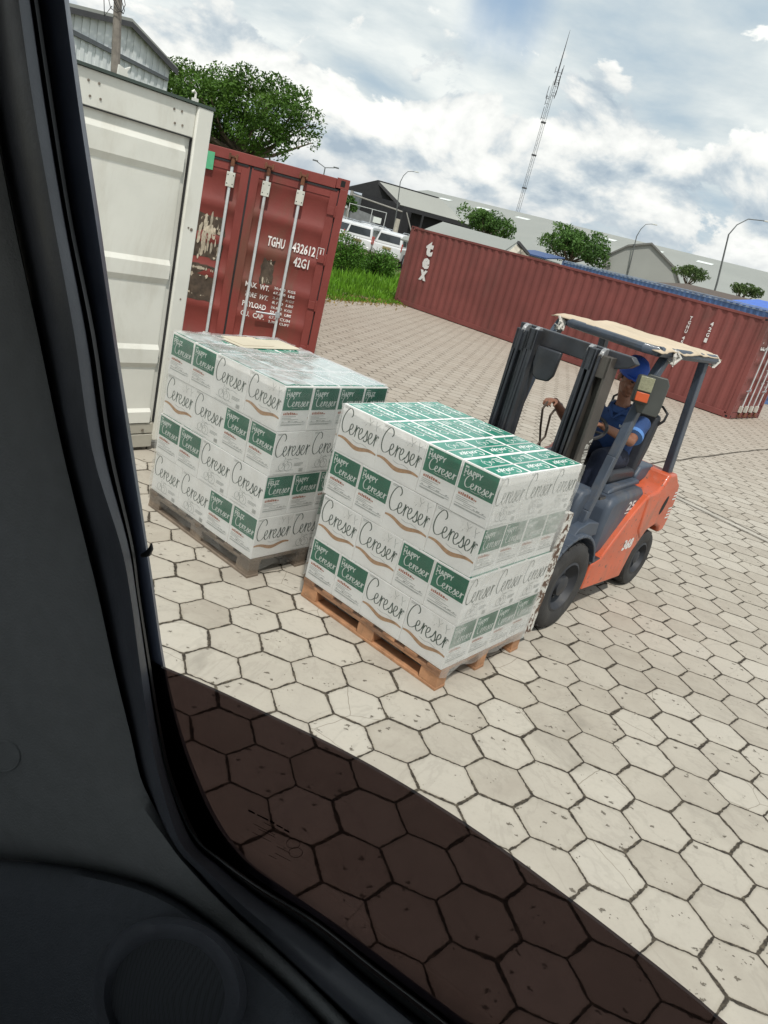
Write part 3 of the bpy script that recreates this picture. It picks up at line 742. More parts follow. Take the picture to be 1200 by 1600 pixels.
def container(label, origin, yaw, L, W, H, M, rail=None, doors=True, side_text=None, door_text=None, group=None, recess=None, dep=.036):
    """origin: bottom corner at the door end; x along the length, y across, doors face -x"""
    e = empty('shipping_container', origin, yaw); tag(e, label, 'container', group)
    rail = rail or M
    def dent(x, z): return .016 * max(0, noise.noise(Vector((x * .7, z * .8, yaw * 7)))) + .006 * noise.noise(Vector((x * 2.3, z * 2, 3)))
    for x in (.0, L):
        for y in (0, W):
            x0, x1 = (x, x + .12) if x == 0 else (x - .12, x); y0, y1 = (y, y + .10) if y == 0 else (y - .10, y)
            MB().box((x0, y0, .119), (x1, y1, H - .119)).build('corner_post', M, e, .006)
    for y in (0, W):
        y0, y1 = (y + .002, y + .062) if y == 0 else (y - .062, y - .002)
        MB().box((.18, y0, H - .08), (L - .18, y1, H - .015)).build('top_rail', rail, e, .005)
        y0, y1 = (y + .004, y + .06) if y == 0 else (y - .06, y - .004)
        MB().box((.18, y0, .02), (L - .18, y1, .16)).build('bottom_rail', M, e, .005)
    MB().box((.004, .165, H - .13), (.11, W - .165, H - .012)).build('door_header', M, e, .005); MB().box((L - .10, .165, H - .10), (L - .004, W - .165, H - .012)).build('end_header', M, e, .005)
    MB().box((.004, .165, .02), (.10, W - .165, .15)).build('door_sill', M, e, .005); MB().box((L - .10, .165, .02), (L - .004, W - .165, .15)).build('end_sill', M, e, .005)
    for x in (.0885, L - .0885):
        for y in (.081, W - .081):
            for z in (.059, H - .059):
                cm = MB(); casting(cm, (x, y, z))
                sx_ = -1 if x < 1 else 1; sy_ = -1 if y < 1 else 1
                cm.box((x + sx_ * .0895, y - .028, z - .036), (x + sx_ * .0905, y + .028, z + .036), 1)
                cm.box((x - .032, y + sy_ * .0815, z - .024), (x + .032, y + sy_ * .0825, z + .024), 1)
                cm.build('corner_casting', [M, hole], e, .004)
    sw = MB(); corrugated(sw, L - .24, .15, H - .07, lambda x, d, z: (.12 + x, .012 + d + dent(x, z), z), dep=dep); sw.keep = True; sw.build('side_wall', recess or M, e, smooth=0)
    sw = MB(); corrugated(sw, L - .24, .15, H - .07, lambda x, d, z: (.12 + x, W - .012 - d - dent(x, z), z), dep=dep); s2_ = sw.build('side_wall', recess or M, e, smooth=0)
    ew = MB(); corrugated(ew, W - .2, .15, H - .07, lambda x, d, z: (L - .012 - d, .1 + x, z), .25, .045); ew.build('end_wall', M, e, smooth=0)
    rf = MB(); corrugated(rf, L - .24, 0, 1, lambda x, d, z: (.12 + x, .06 + (W - .12) * z, H - .014 - d * .5), .21, .04); rf.build('roof', M, e, smooth=0)
    fl = MB().box((.1, .06, .12), (L - .1, W - .06, .15)); fl.build('floor', M, e)
    if doors:
        z0, z1 = .165, H - .145
        for s in (0, 1):
            y0 = .112 + s * (W / 2 - .112 + .008); y1 = y0 + W / 2 - .112 - .016
            d = MB(); fw = .10
            d.box((.020, y0, z0), (.055, y0 + fw, z1)); d.box((.020, y1 - fw, z0), (.055, y1, z1))
            d.box((.0205, y0 + fw, z0), (.0545, y1 - fw, z0 + fw)); d.box((.0205, y0 + fw, z1 - fw), (.0545, y1 - fw, z1))
            # panel with horizontal swages
            zs = [z0 + fw]; N = 5; hgt = (z1 - z0 - 2 * fw) / N; prof = []
            for i in range(N):
                a = z0 + fw + i * hgt
                prof += [(a, .028), (a + hgt * .12, .028), (a + hgt * .20, .046), (a + hgt * .82, .046), (a + hgt * .90, .028)]
            prof.append((z1 - fw, .030)); vs = []
            for z, x in prof: vs += [(x, y0 + fw, z), (x, y1 - fw, z)]
            d.add(vs, [(2 * i, 2 * i + 1, 2 * i + 3, 2 * i + 2) for i in range(len(prof) - 1)])
            do = d.build('door', M, e, .003)
            gk = MB()
            for (a, b) in (((.030, y0 - .012, z0 - .012), (.05, y0 - .001, z1 + .012)), ((.030, y1 + .001, z0 - .012), (.05, y1 + .012, z1 + .012)), ((.031, y0 - .001, z1 + .001), (.049, y1 + .001, z1 + .014)), ((.031, y0 - .001, z0 - .014), (.049, y1 + .001, z0 - .001))): gk.box(a, b)
            gk.box((.012, y0 + .02, z1 - .012), (.0195, y1 - .02, z1 + .012))
            gk.build('gasket', rubber, do)
            hy = y0 - .004 if s == 0 else y1 + .004
            for k in range(4):
                zz = z0 + .25 + k * (z1 - z0 - .5) / 3; hi = MB()
                hi.box((.002, hy - (.03 if s == 0 else .10), zz - .05), (.0195, hy + (.10 if s == 0 else .03), zz + .05))
                hi.tube([(.002, hy - (.0 if s == 0 else -.0), zz - .07), (.002, hy, zz + .07)], .014, 8); hi.build('hinge', M, do, .002)
            for q in ((.42, .81) if s == 0 else (.19, .58)):
                ry = y0 + (y1 - y0) * q; rod = MB(); rod.tube([(-.030, ry, .10), (-.030, ry, H - .10)], .019, 10)
                ro = rod.build('lock_rod', rodp, do)
                for zz in (z1 - .20, z0 + .10):
                    kp = MB(); kp.box((-.054, ry - .05, zz - .085), (.0195, ry + .05, zz + .085))
                    for dz in (-.05, .05):
                        for dy in (-.033, .033): kp.tube([(-.056, ry + dy, zz + dz), (-.050, ry + dy, zz + dz)], .008, 8, mi=1)
                    kp.build('keeper', [keepm, hole], ro, .010, seg=2)
                for zz, sg in ((H - .085, 1), (.085, -1)):
                    cm_ = MB(); cm_.box((-.06, ry - .05, zz - .012), (.002, ry + .05, zz + .012)); cm_.box((-.062, ry - .055, zz - .035), (-.045, ry - .030, zz + .035)); cm_.box((-.062, ry + .030, zz - .035), (-.045, ry + .055, zz + .035))
                    cm_.tube([(-.030, ry, zz - sg * .11), (-.030, ry, zz)], .026, 10); cm_.build('cam_lock', rust, ro, .003)
                if (s, q) in ((0, .42), (1, .58)):
                    hd = MB(); hd.tube([(-.052, ry, z0 + .62), (-.060, ry + .28, z0 + .60)], .012, 8); hd.box((-.07, ry - .03, z0 + .59), (-.045, ry + .03, z0 + .66)); hd.build('handle', galv, ro)
    return e
def decal(e, fn, name='marking', mats=(None,)):
    mb = MB(); mb.keep = True; fn(mb); o = mb.build(name, list(mats), e, smooth=0); return o
# --- dark red container whose doors face the camera
D2 = at_dist(547.7, 282.5, 10.06); yaw2 = R(99.6); ZB2 = D2.z - 2.591
e2 = container('dark red container with cream lock rods and white stencilled numbers on its doors', (D2.x, D2.y, ZB2), yaw2, 12.19, 2.44, 2.591, c_red)
def marks2(mb):
    f = Face2D(mb, (.0, 0, 0), (0, -1, 0), (0, 0, 1), .0); H = 2.591
    def on(x, st, y0, z0, y1, z1, b=.02, sh=0):       # y measured from the right edge
        f.z = -x; f.text(st, -y1, z0, -y0, z1, 0, b, sh)
    xf = .0275
    on(xf, 'TGHU', .65, 1.60, .87, 1.72); on(xf, '432612', .25, 1.60, .55, 1.72); 
    on(xf, '42G1', .30, 1.43, .50, 1.55)
    f.z = -.0185
    for a in ((.145, 1.59, .225, 1.597), (.145, 1.725, .225, 1.732), (.145, 1.597, .151, 1.725), (.219, 1.597, .225, 1.725)): f.rect(-a[2], a[1], -a[0], a[3], 0)
    on(.0185, '1', .178, 1.61, .192, 1.712, .0)
    for i, (a, b, c) in enumerate((('MAX.  WT.', '30,480  KGS', '67,200  LBS'), ('TARE  WT.', '3,680  KGS', '8,110  LBS'), ('PAYLOAD', '26,800  KGS', '59,085  LBS'), ('CU.  CAP.', '67.6  CUM', '2,386  CUFT'))):
        z = 1.045 - i * .125; sh = .25 if i == 1 else 0
        on(xf, a, .74, z, 1.05, z + .066, .02, sh); on(xf, b, .40, z + .040, .68, z + .078, .015, sh); on(xf, c, .40, z - .020, .68, z + .018, .015, sh)
def door_x(z, H=2.591):
    z0, z1 = .165, H - .145; fw = .10; hgt = (z1 - z0 - 2 * fw) / 5
    q = z - z0 - fw
    if q < 0 or q > 5 * hgt: return .020
    t = (q / hgt) % 1.0
    for (a, xa), (b, xb) in zip(((0, .028), (.12, .028), (.20, .046), (.82, .046), (.90, .028)), ((.12, .028), (.20, .046), (.82, .046), (.90, .028), (1.0, .028))):
        if a <= t <= b: return xa + (xb - xa) * (t - a) / (b - a)
    return .028
def press(mb):
    mb.v = [(x if y < .235 else min(door_x(z), door_x(z - .06), door_x(z + .06)) - .003 + (x + .03) * .01, y, z) for x, y, z in mb.v]
decal(e2, lambda mb: (marks2(mb), press(mb)), 'stencil_number', [wt])
def patch2(mb):
    r_ = random.Random(4)
    f = Face2D(mb, (.0, 0, 0), (0, -1, 0), (0, 0, 1), -.0262)
    def ragged(y0, z0, y1, z1, mi, n=22, j=.03):
        pts = []
        for i in range(n):
            a = 2 * math.pi * i / n; q = 1 / max(abs(math.cos(a)), abs(math.sin(a)))
            pts.append((-(y0 + y1) / 2 + (y1 - y0) / 2 * q * math.cos(a) * .96 + r_.uniform(-j, j) * .6, (z0 + z1) / 2 + (z1 - z0) / 2 * q * math.sin(a) * .96 + r_.uniform(-j, j) * .6))
        f.poly(pts, mi)
    ragged(.72, 1.12, .90, 1.44, 0); ragged(1.40, 1.25, 1.78, 1.80, 0); ragged(1.42, .72, 1.8, 1.20, 0)
    for _ in range(26):
        y = r_.gauss(.81, .03); z = r_.uniform(1.15, 1.40); w_ = r_.uniform(.004, .014); h_ = r_.uniform(.01, .05); ragged(y - w_, z - h_, y + w_, z + h_, 1, 9, .006)
    for _ in range(34):
        y = r_.uniform(1.46, 1.72); z = r_.uniform(1.30, 1.74); w_ = r_.uniform(.004, .022); h_ = r_.uniform(.02, .11); ragged(y - w_, z - h_, y + w_, z + h_, 1, 10, .009)
    for _ in range(40):
        y = r_.uniform(1.46, 1.76); z = r_.choice((.82, .92, 1.04, 1.13)); w_ = r_.uniform(.005, .02); h_ = r_.uniform(.008, .03); ragged(y - w_, z - h_, y + w_, z + h_, 1, 7, .008)
decal(e2, lambda mb: (patch2(mb), [mb.v.__setitem__(i, (min(door_x(v[2]), door_x(v[2] - .06), door_x(v[2] + .06)) - .002 + (v[0] - .0262) * .9, v[1], v[2])) for i, v in enumerate(mb.v)]), 'sticker_residue', [mat('residue_dark', (.07, .05, .035), .8, var=.4, vs=14), mat('residue_pale', (.46, .40, .31), .8, var=.25, vs=20)])
gs = MB().box((-.002, 1.665, 2.30), (.003, 1.80, 2.50)); gs.build('green_sticker', labelg, e2)
# --- long faded red container side-on
DR = at_z(1138, 655, 0); dl = (at_z(611, 470, 0) - DR).normalized(); yawL = math.atan2(dl.y, dl.x)
wl = Vector((dl.y, -dl.x, 0)); wl = -wl if wl.y < 0 else wl
e1 = container('long faded red container lying side-on beyond the forklift, tex lettered on its left end', DR + wl * 2.44, yawL, 12.25, 2.44, 2.591, c_red2, dep=.026)
def marks1(mb):
    W = 2.44; f = Face2D(mb, (0, W, 0), (-1, 0, 0), (0, 0, 1), .001)
    def t(st, x1, z0, x0, z1, b=.03): f.text(st, -x1, z0, -x0, z1, 0, b)
    for i, c in enumerate('tex'): t(c, 11.38, (1.78, 1.36, .98)[i], 11.05, (2.26, 1.72, 1.32)[i], .06)
    for i, c in enumerate('TGHU455281'):
        z = 2.06 - i * .115 - (.06 if i > 3 else 0); t(c, 1.92, z, 1.85, z + .095)
    t('1', 1.89, .80, 1.865, .9)
    for i, c in enumerate('42G1'): t(c, 1.35, 2.05 - i * .14, 1.27, 2.16 - i * .14)
    t('S', 1.46, 1.3, 1.36, 1.4, .0); t('L', 1.43, 1.18, 1.37, 1.26, .0)
decal(e1, marks1, 'stencil_number', [wt])
def marks1d(mb):
    f = Face2D(mb, (0, 0, 0), (0, -1, 0), (0, 0, 1), .0)
    f.z = -.029; f.text('tex', -2.20, 1.80, -1.62, 2.02, 0, .02); f.text('2', -2.2, 1.5, -2.12, 1.62, 0, .02); f.text('TGHU', -1.0, 1.7, -.7, 1.8, 0, .02); f.text('455281', -.62, 1.7, -.2, 1.8, 0, .02)
    for i in range(6): f.text(('MAX WT', 'TARE WT', 'PAYLOAD')[i % 3], -.95 + (i % 2) * .4, 1.3 - i * .09, -.65 + (i % 2) * .4, 1.35 - i * .09, 0, .01)
decal(e1, marks1d, 'door_marking', [wt])
# --- blue container whose top shows above the red one
BR = at_dist(1215, 481, 27.2); BL = at_dist(867, 404, 38.2); bd = Vector((BL.x - BR.x, BL.y - BR.y, 0)).normalized()
wb = Vector((bd.y, -bd.x, 0)); wb = -wb if wb.y < 0 else wb
e3 = container('blue container with a pale dashed top rail behind the long red container', Vector((BR.x, BR.y, -.02)) + wb * 2.44, math.atan2(bd.y, bd.x), 13.2, 2.44, 2.896, c_blue, rail=c_pblue)
dk = MB()
for i in range(42): dk.box((.4 + i * .30, 2.4385, 2.83), (.55 + i * .30, 2.4405, 2.866))
dk.build('rail_slot', c_blue, e3)
pr = MB().box((.2, 2.32, 2.897), (13.0, 2.45, 2.925)); pr.build('roof_edge', c_pblue, e3)

# --- white container end wall close on the left
RB = Vector((-2.135, 6.49, 0)); ywc = R(54.3)
we = empty('shipping_container', RB - Vector((math.cos(ywc), math.sin(ywc), 0)) * 2.44, ywc); tag(we, 'cream white container at the left with horizontal ribs and rivets on its end', 'container')
# local x runs from the right corner towards the left, y goes into the container
WW, WH = 2.44, 2.90
for x in (0, WW - .15): MB().box((x, 0, .10), (x + .15, .12, WH)).build('corner_post', c_white, we, .012)
b = MB(); b.box((.15, .022, WH - .235), (WW - .15, .10, WH - .002)); b.build('header', c_white, we, .006)
b = MB(); b.box((-.006, -.006, WH + .001), (WW + .006, .14, WH + .022)); b.build('top_trim', mat('trim_dark', (.05, .07, .06), .6), we)
b = MB(); b.box((.15, .02, .035), (WW - .15, .10, .155)); b.box((.15, .028, .165), (WW - .15, .1, .26)); b.build('bottom_sill', mat('sill_dirty', (.42, .40, .34), .6, var=.1, dirt=.6, dirtc=(.2, .15, .1), ds=3), we, .004)
# ribbed panel
zr = [2.665, 2.60, 2.575, 2.50, 2.45, 1.66, 1.635, 1.55, 1.49, .92, .895, .815, .765, .36, .335, .27]
prof = [(2.663, .045), (2.59, .045), (2.55, .018), (2.40, .018), (2.35, .043), (1.70, .043), (1.66, .018), (1.55, .018), (1.50, .043), (.98, .043), (.94, .018), (.82, .018), (.775, .043), (.40, .043), (.37, .018), (.27, .018)]
b = MB(); vs = []
for z, y in prof: vs += [(.20, y, z), (WW - .20, y, z)]
b.add(vs, [(2 * i, 2 * i + 1, 2 * i + 3, 2 * i + 2) for i in range(len(prof) - 1)])
b.box((.155, .052, .265), (.199, .056, 2.66)); b.box((WW - .199, .052, .265), (WW - .155, .056, 2.66))
b.box((.2, .06, .265), (WW - .2, .09, 2.66))
b.build('ribbed_panel', c_white, we, .004, smooth=10)
b = MB()
for x in (.152, WW - .156): b.box((x, .0215, .27), (x + .004, .05, WH - .235))
b.box((.16, .0205, WH - .243), (WW - .16, .05, WH - .236)); b.build('seal_line', rubber, we)
rivm = mat('rivet_dark', (.18, .15, .12), .6, var=.4, vs=30)
def riv(x, z, y=.021, r_=.009):
    x = WW - x
    MB().tube([(x, y - .004, z), (x, y + .004, z)], r_, 8).build('rivet', rivm, we)
for x in (.23, .30, .92, 1.0, 1.08): 
    riv(x + .05, WH - .075); riv(x + .03, WH - .17)
for x in (.27, .95, 1.05): riv(x, 1.74, .051)
for x, z in ((.30, .70), (.62, .70), (.78, .62), (.80, .50), (.70, .45), (.72, .56), (1.0, .7), (.26, .2), (.55, .10), (.9, .1)): riv(x, z, .051 if z > .3 else .019, .012)
riv(.06, 1.98, 0, .014); riv(.09, 1.99, 0, .008); riv(.07, 1.40, 0, .008)
bx_ = MB(); bx_.box((.01, .125, .12), (WW - .01, 11.6, WH - .01)); bx_.build('body', c_white, we)
for (px, py, sh) in ((219, 126, 0), (304, 156, 1)):
    # small tie hooks standing on the top edge
    q = at_dist(px, py, (RB.xy.length) * (1.0 if sh else .86)); 
    loc = we.matrix_world
    t_ = WW - ((304 - px) / 85.0 * .62 + .15)
    hk = MB()
    if sh: hk.tube([(t_, .06, WH + .02), (t_, .06, WH + .085), (t_ - .02, .06, WH + .10), (t_ - .035, .06, WH + .085)], .009, 8); hk.box((t_ - .022, .045, WH + .021), (t_ + .022, .075, WH + .05))
    else: hk.prism([(t_ - .05, WH + .021), (t_ + .04, WH + .021), (t_ + .02, WH + .06), (t_ + .045, WH + .10), (t_, WH + .075), (t_ - .045, WH + .09)], .05, .07)
    hk.build('roof_hook', c_white, we)
# ---------------------------------------------------------------- background
tin_wall = mat('tin_wall', (.42, .45, .46), .6, var=.12, vs=.5, dirt=.35, dirtc=(.22, .23, .22), ds=.25)
tin_roof = mat('tin_roof', (.31, .32, .295), .6, var=.08, vs=.12, dirt=.3, dirtc=(.26, .26, .23), ds=.1)
tin_pale = mat('tin_roof_pale', (.275, .285, .262), .6, var=.06, vs=.1, dirt=.2, dirtc=(.33, .33, .3), ds=.08)
fascia = mat('fascia_dark', (.06, .06, .065), .7)
darkin = mat('interior_shade', (.026, .027, .030), .9)  # shade inside the open shed, put into a near-black colour
concrete = mat('concrete_grey', (.30, .29, .27), .85, var=.12)
steel_p = mat('pole_steel', (.13, .14, .14), .6, .2, var=.2)
lampm = mat('lamp_glass', (.6, .62, .6), .3)
def gable_house(name, label, A, B, depth, he, hr, ov=.4, wall=None, roof=None, open_front=False, corr=True, frac=.5):
    """A, B ground points of the gable end (A left); the ridge runs back by depth"""
    wall = wall or tin_wall; roof = roof or tin_roof
    A = Vector((A[0], A[1], 0)); B = Vector((B[0], B[1], 0)); W = (B - A).length
    e = empty(name, A, math.atan2((B - A).y, (B - A).x)); tag(e, label, 'building')
    t = .18
    if not open_front:
        m_ = MB(); m_.prism([(0, 0), (W, 0), (W, he), (W * frac, hr - .1), (0, he)], 0, t)
        if corr:
            n = int(W / .35)
            for i in range(n):
                x = (i + .3) * W / n; zt = he + (hr - he) * (x / (W * frac) if x < W * frac else (W - x) / (W * (1 - frac)))
                m_.box((x, -.04, 0), (x + W / n * .5, -.001, zt - .12))
        m_.build('gable_wall', wall, e, smooth=0)
    else:
        m_ = MB(); m_.prism([(0, he - .6), (W, he - .6), (W, he), (W * frac, hr - .1), (0, he)], depth * .98, depth * .98 + .1); m_.box((0, depth * .98, 0), (W, depth * .98 + .1, he - .6)); m_.build('rear_wall', darkin, e, smooth=0)
    m_ = MB(); m_.box((0, t + .01, 0), (t, depth, he - .02)); m_.box((W - t, t + .01 if not open_front else depth * .0 + .2, 0 if not open_front else he - 1.3), (W, depth, he - .02)); m_.build('side_wall', wall if not open_front else darkin, e, smooth=0)
    m_ = MB(); s_ = .12
    for sg in (0, 1):
        if sg == 0: P = [(-ov, he - ov * (hr - he) / (W * frac)), (W * frac, hr), (W * frac, hr + s_), (-ov, he + s_ - ov * (hr - he) / (W * frac))]
        else: P = [(W + ov, he - ov * (hr - he) / (W * (1 - frac))), (W * frac, hr), (W * frac, hr + s_), (W + ov, he + s_ - ov * (hr - he) / (W * (1 - frac)))]
        m_.prism(P, -ov, depth + ov)
    m_.build('roof', roof, e, smooth=0)
    m_ = MB()
    for sg in (0, 1):
        if sg == 0: P = [(-ov, he - .30), (W * frac, hr - .20), (W * frac, hr + .0), (-ov, he - .05)]
        else: P = [(W + ov, he - .30), (W * frac, hr - .20), (W * frac, hr), (W + ov, he - .05)]
        m_.prism(P, -ov - .05, -ov - .01)
    m_.build('fascia', fascia, e, smooth=0)
    return e, W
# open-fronted shed behind the cars
def hd_(v): return Vector((v.x, v.y, 0))
G1, G2, E3 = at_z(549, 296, 5.2), at_z(632, 318, 5.2), at_z(727, 344, 5.2)
PK = at_dist(597, 283, 96.5); RF = PK + (E3 - G2) * .93 + Vector((0, 0, -.05)); BL_ = G1 + (E3 - G2)
se = empty('warehouse', hd_(G1)); tag(se, 'open-fronted grey warehouse with a dark interior behind the parked cars', 'building')
def sheet(name, pts, M, th, parent, org):
    m_ = MB(); P = [Vector(p) - org for p in pts]; n_ = (P[1] - P[0]).cross(P[2] - P[0]).normalized() * th; n = len(P)
    m_.add([tuple(p) for p in P] + [tuple(p + n_) for p in P], [tuple(range(n)), tuple(range(2 * n - 1, n - 1, -1))] + [(i, i + n, (i + 1) % n + n, (i + 1) % n) for i in range(n)]); return m_.build(name, M, parent, smooth=0)
og = hd_(G1); fo = (G2 - E3).normalized() * .5
sheet('roof', [PK + fo, RF, E3 - Vector((0, 0, .25)), G2 + fo - Vector((0, 0, .25))], tin_roof, .12, se, og)
sheet('roof_underside', [G1 + fo - Vector((.5, 0, .15)), BL_, RF, PK + fo], darkin, .12, se, og)
sheet('gable_edge', [G1 + fo - Vector((.5, 0, .45)), PK + fo - Vector((0, 0, .35)), PK + fo * 1.05, G1 + fo - Vector((.5, 0, .05))], fascia, .05, se, og)
sheet('gable_edge', [PK + fo - Vector((0, 0, .35)), G2 + fo - Vector((0, 0, .55)), G2 + fo - Vector((0, 0, .1)), PK + fo * 1.05], fascia, .05, se, og)
sheet('rear_wall', [hd_(BL_), hd_(E3), E3 - Vector((0, 0, .3)), RF - Vector((0, 0, .2)), BL_], darkin, .1, se, og)
sheet('eave_beam', [G2 - Vector((0, 0, .75)), E3 - Vector((0, 0, .75)), E3 - Vector((0, 0, .3)), G2 - Vector((0, 0, .3))], darkin, .1, se, og)
bk1 = hd_(G2) + Vector((1, 5, 0)); bk2 = hd_(E3) + Vector((1, 3, 0)); sheet('inner_wall', [bk1, bk2, bk2 + Vector((0, 0, 4.9)), bk1 + Vector((0, 0, 4.9))], darkin, .1, se, og)
bk0 = hd_(G1) + Vector((.5, 7, 0)); sheet('inner_wall', [bk0, bk1, bk1 + Vector((0, 0, 5.5)), bk0 + Vector((0, 0, 5.4))], darkin, .1, se, og)
sheet('left_wall', [hd_(G1) + Vector((.1, 0, 0)), bk0, bk0 + Vector((0, 0, 5)), G1 + Vector((.1, 0, -.2))], tin_wall, .1, se, og)
for k_ in (0, .33, .66, 1.0):
    q = hd_(G2).lerp(hd_(E3), k_) - og; MB().box((q.x - .12, q.y - .12, 0), (q.x + .12, q.y + .12, 4.6)).build('column', darkin, se)
q0, q1 = G1 - og, G2 - og
MB().tube([q0 + Vector((.3, -.1, -.5)), q1 + Vector((0, -.1, -.95))], .09, 6).build('tie_beam', concrete, se)
MB().tube([q0 + Vector((.15, 0, -.1)), (q0.x + .15, q0.y, 0)], .2, 8).build('corner_column', concrete, se)
MB().tube([q1 + Vector((.5, -.2, -.9)), q1 + Vector((2.6, -.2, -4.6))], .07, 6).build('stay', concrete, se)
sheet('low_wall', [hd_(G1) + Vector((.4, .6, 0)), hd_(G1) + Vector((3.6, .8, 0)), hd_(G1) + Vector((3.6, .8, 3.0)), hd_(G1) + Vector((.4, .6, 3.3))], mat('low_wall_grey', (.20, .21, .22), .8), .12, se, og)
fg = empty('gate_frame', at_dist(578, 346, 88) * Vector((1, 1, 0)) if False else Vector((at_dist(578, 346, 88).x, at_dist(578, 346, 88).y, 0))); tag(fg, 'pale metal gate frame with a small white sign at the warehouse front', 'gate')
m_ = MB()
for x in (-2.6, .0, 1.6): m_.box((x - .04, 0, 0), (x + .04, .08, 3.6))
for z in (1.6, 3.55): m_.box((-2.6, .003, z), (1.6, .077, z + .07))
m_.build('frame', mat('pale_steel', (.5, .52, .52), .5), fg); m_ = MB().box((.3, -.03, 2.3), (1.2, -.002, 2.9)); m_.build('sign', pwhite, fg)
# low-roofed building just behind the long container
n1, n2, n3 = at_z(690, 346, 3.75), at_z(815, 391, 3.3), at_z(650, 352, 3.3)
lh = empty('low_building', (0, 0, 0)); tag(lh, 'low building with a pale sheet roof showing above the long red container', 'building')
P1 = at_dist(636, 356, 44); P2 = at_dist(692, 346.5, 47); P3 = at_dist(808, 378, 43); P4 = at_dist(770, 404, 38); P5 = at_dist(816, 394, 41)
m_ = MB(); rp = [P1 + Vector((0, -3, -.6)), P2, P3, P4 + Vector((-.2, -1.2, -.15))]
m_.add([tuple(p) for p in rp] + [(p.x, p.y, p.z - .08) for p in rp], [(0, 1, 2, 3), (7, 6, 5, 4), (0, 4, 5, 1), (1, 5, 6, 2), (2, 6, 7, 3), (3, 7, 4, 0)]); m_.build('roof', tin_pale, lh, smooth=0)
P6 = at_dist(817, 392, 44)
m_ = MB(); gp_ = [P4 + Vector((.1, -.9, -.25)), P3 + Vector((0, -.05, -.12)), P6]
m_.add([tuple(p) for p in gp_] + [(gp_[0].x, gp_[0].y, 0), (gp_[2].x, gp_[2].y, 0)] + [(p.x + .5, p.y + 1.2, p.z) for p in gp_] + [(gp_[0].x + .5, gp_[0].y + 1.2, 0), (gp_[2].x + .5, gp_[2].y + 1.2, 0)], [(0, 1, 2, 4, 3), (5, 8, 9, 7, 6), (0, 5, 6, 1), (1, 6, 7, 2), (0, 3, 8, 5), (2, 7, 9, 4)]); m_.build('gable_wall', mat('wall_beige', (.50, .46, .38), .8), lh, smooth=0)
m_ = MB(); d3 = P3 + Vector((.05, -.1, .0)); d6 = P6 + Vector((.35, 0, -.1)); m_.tube([d3, d6], .10, 4); m_.build('fascia', fascia, lh)
# far warehouse with long pale roof and small skylights
Q0, Q1 = at_dist(668, 297, 150), at_dist(1330, 474, 130)
dq = (hd_(Q1) - hd_(Q0)).normalized(); nq = Vector((dq.y, -dq.x, 0)); nq = -nq if nq.y > 0 else nq
fw_ = empty('warehouse', hd_(Q0)); tag(fw_, 'long warehouse with a pale grey roof and skylights on the horizon', 'building')
Lq = (hd_(Q1) - hd_(Q0)).length; zr_ = Q0.z
m_ = MB(); O_ = hd_(Q0); a = Vector((0, 0, zr_)); bq = dq * Lq + Vector((0, 0, zr_ - .4)); cq = dq * Lq + nq * 34 + Vector((0, 0, 3.0)); dq_ = nq * 34 + Vector((0, 0, 3.2)); bk = -nq * 30 + Vector((0, 0, 3)); bk2 = dq * Lq - nq * 30 + Vector((0, 0, 3))
m_.add([a, bq, cq, dq_, bk, bk2], [(0, 1, 2, 3), (0, 4, 5, 1)]); m_.add([dq_ - nq * .5, cq - nq * .5, cq - nq * .5 - Vector((0, 0, 3)), dq_ - nq * .5 - Vector((0, 0, 3.2))], [(0, 1, 2, 3)], 1); m_.build('roof', [tin_pale, tin_wall], fw_, smooth=0)
m_ = MB(); ndir = (dq_ - a).normalized()
for i in range(7):
    s0 = 6 + i * (Lq - 20) / 7; p = dq * s0 + ndir * 5 + Vector((0, 0, zr_ + .06 - .4 * s0 / Lq))
    m_.add([p, p + dq * 2.4, p + dq * 2.4 + ndir * 1.6, p + ndir * 1.6], [(0, 1, 2, 3)])
m_.build('skylight', pwhite, fw_, smooth=0)
# grey gable building in the middle distance
g1, g2 = at_dist(946, 402, 72), at_dist(1062, 446, 72)
ge = empty('storage_building', hd_(g1), math.atan2((hd_(g2) - hd_(g1)).y, (hd_(g2) - hd_(g1)).x)); tag(ge, 'grey gable-ended storage building behind the middle street lamp', 'building')
Wg = (hd_(g2) - hd_(g1)).length
pk = at_dist(1018, 381, 72); fx = (hd_(pk) - hd_(g1)).length
pl_ = [(0, 0), (Wg, 0), (Wg, 3.7), (Wg * .86, 5.0), (fx, pk.z), (fx * .45, pk.z - .6), (0, 4.5)]
m_ = MB(); m_.prism(pl_, 0, .3); m_.build('gable_wall', mat('grey_gable', (.32, .33, .31), .8, var=.06, vs=.3), ge, smooth=0)
m_ = MB(); top_ = [(-.15, 4.55), (fx * .45, pk.z - .52), (fx, pk.z + .1), (Wg * .86 + .1, 5.08), (Wg + .15, 3.7)]; lo_ = [(x, z - .16) for x, z in top_]
for i in range(4): m_.prism([top_[i], top_[i + 1], lo_[i + 1], lo_[i]], -.2, 16)
m_.build('roof', mat('roof_edge_grey', (.16, .16, .15), .7), ge, smooth=0)
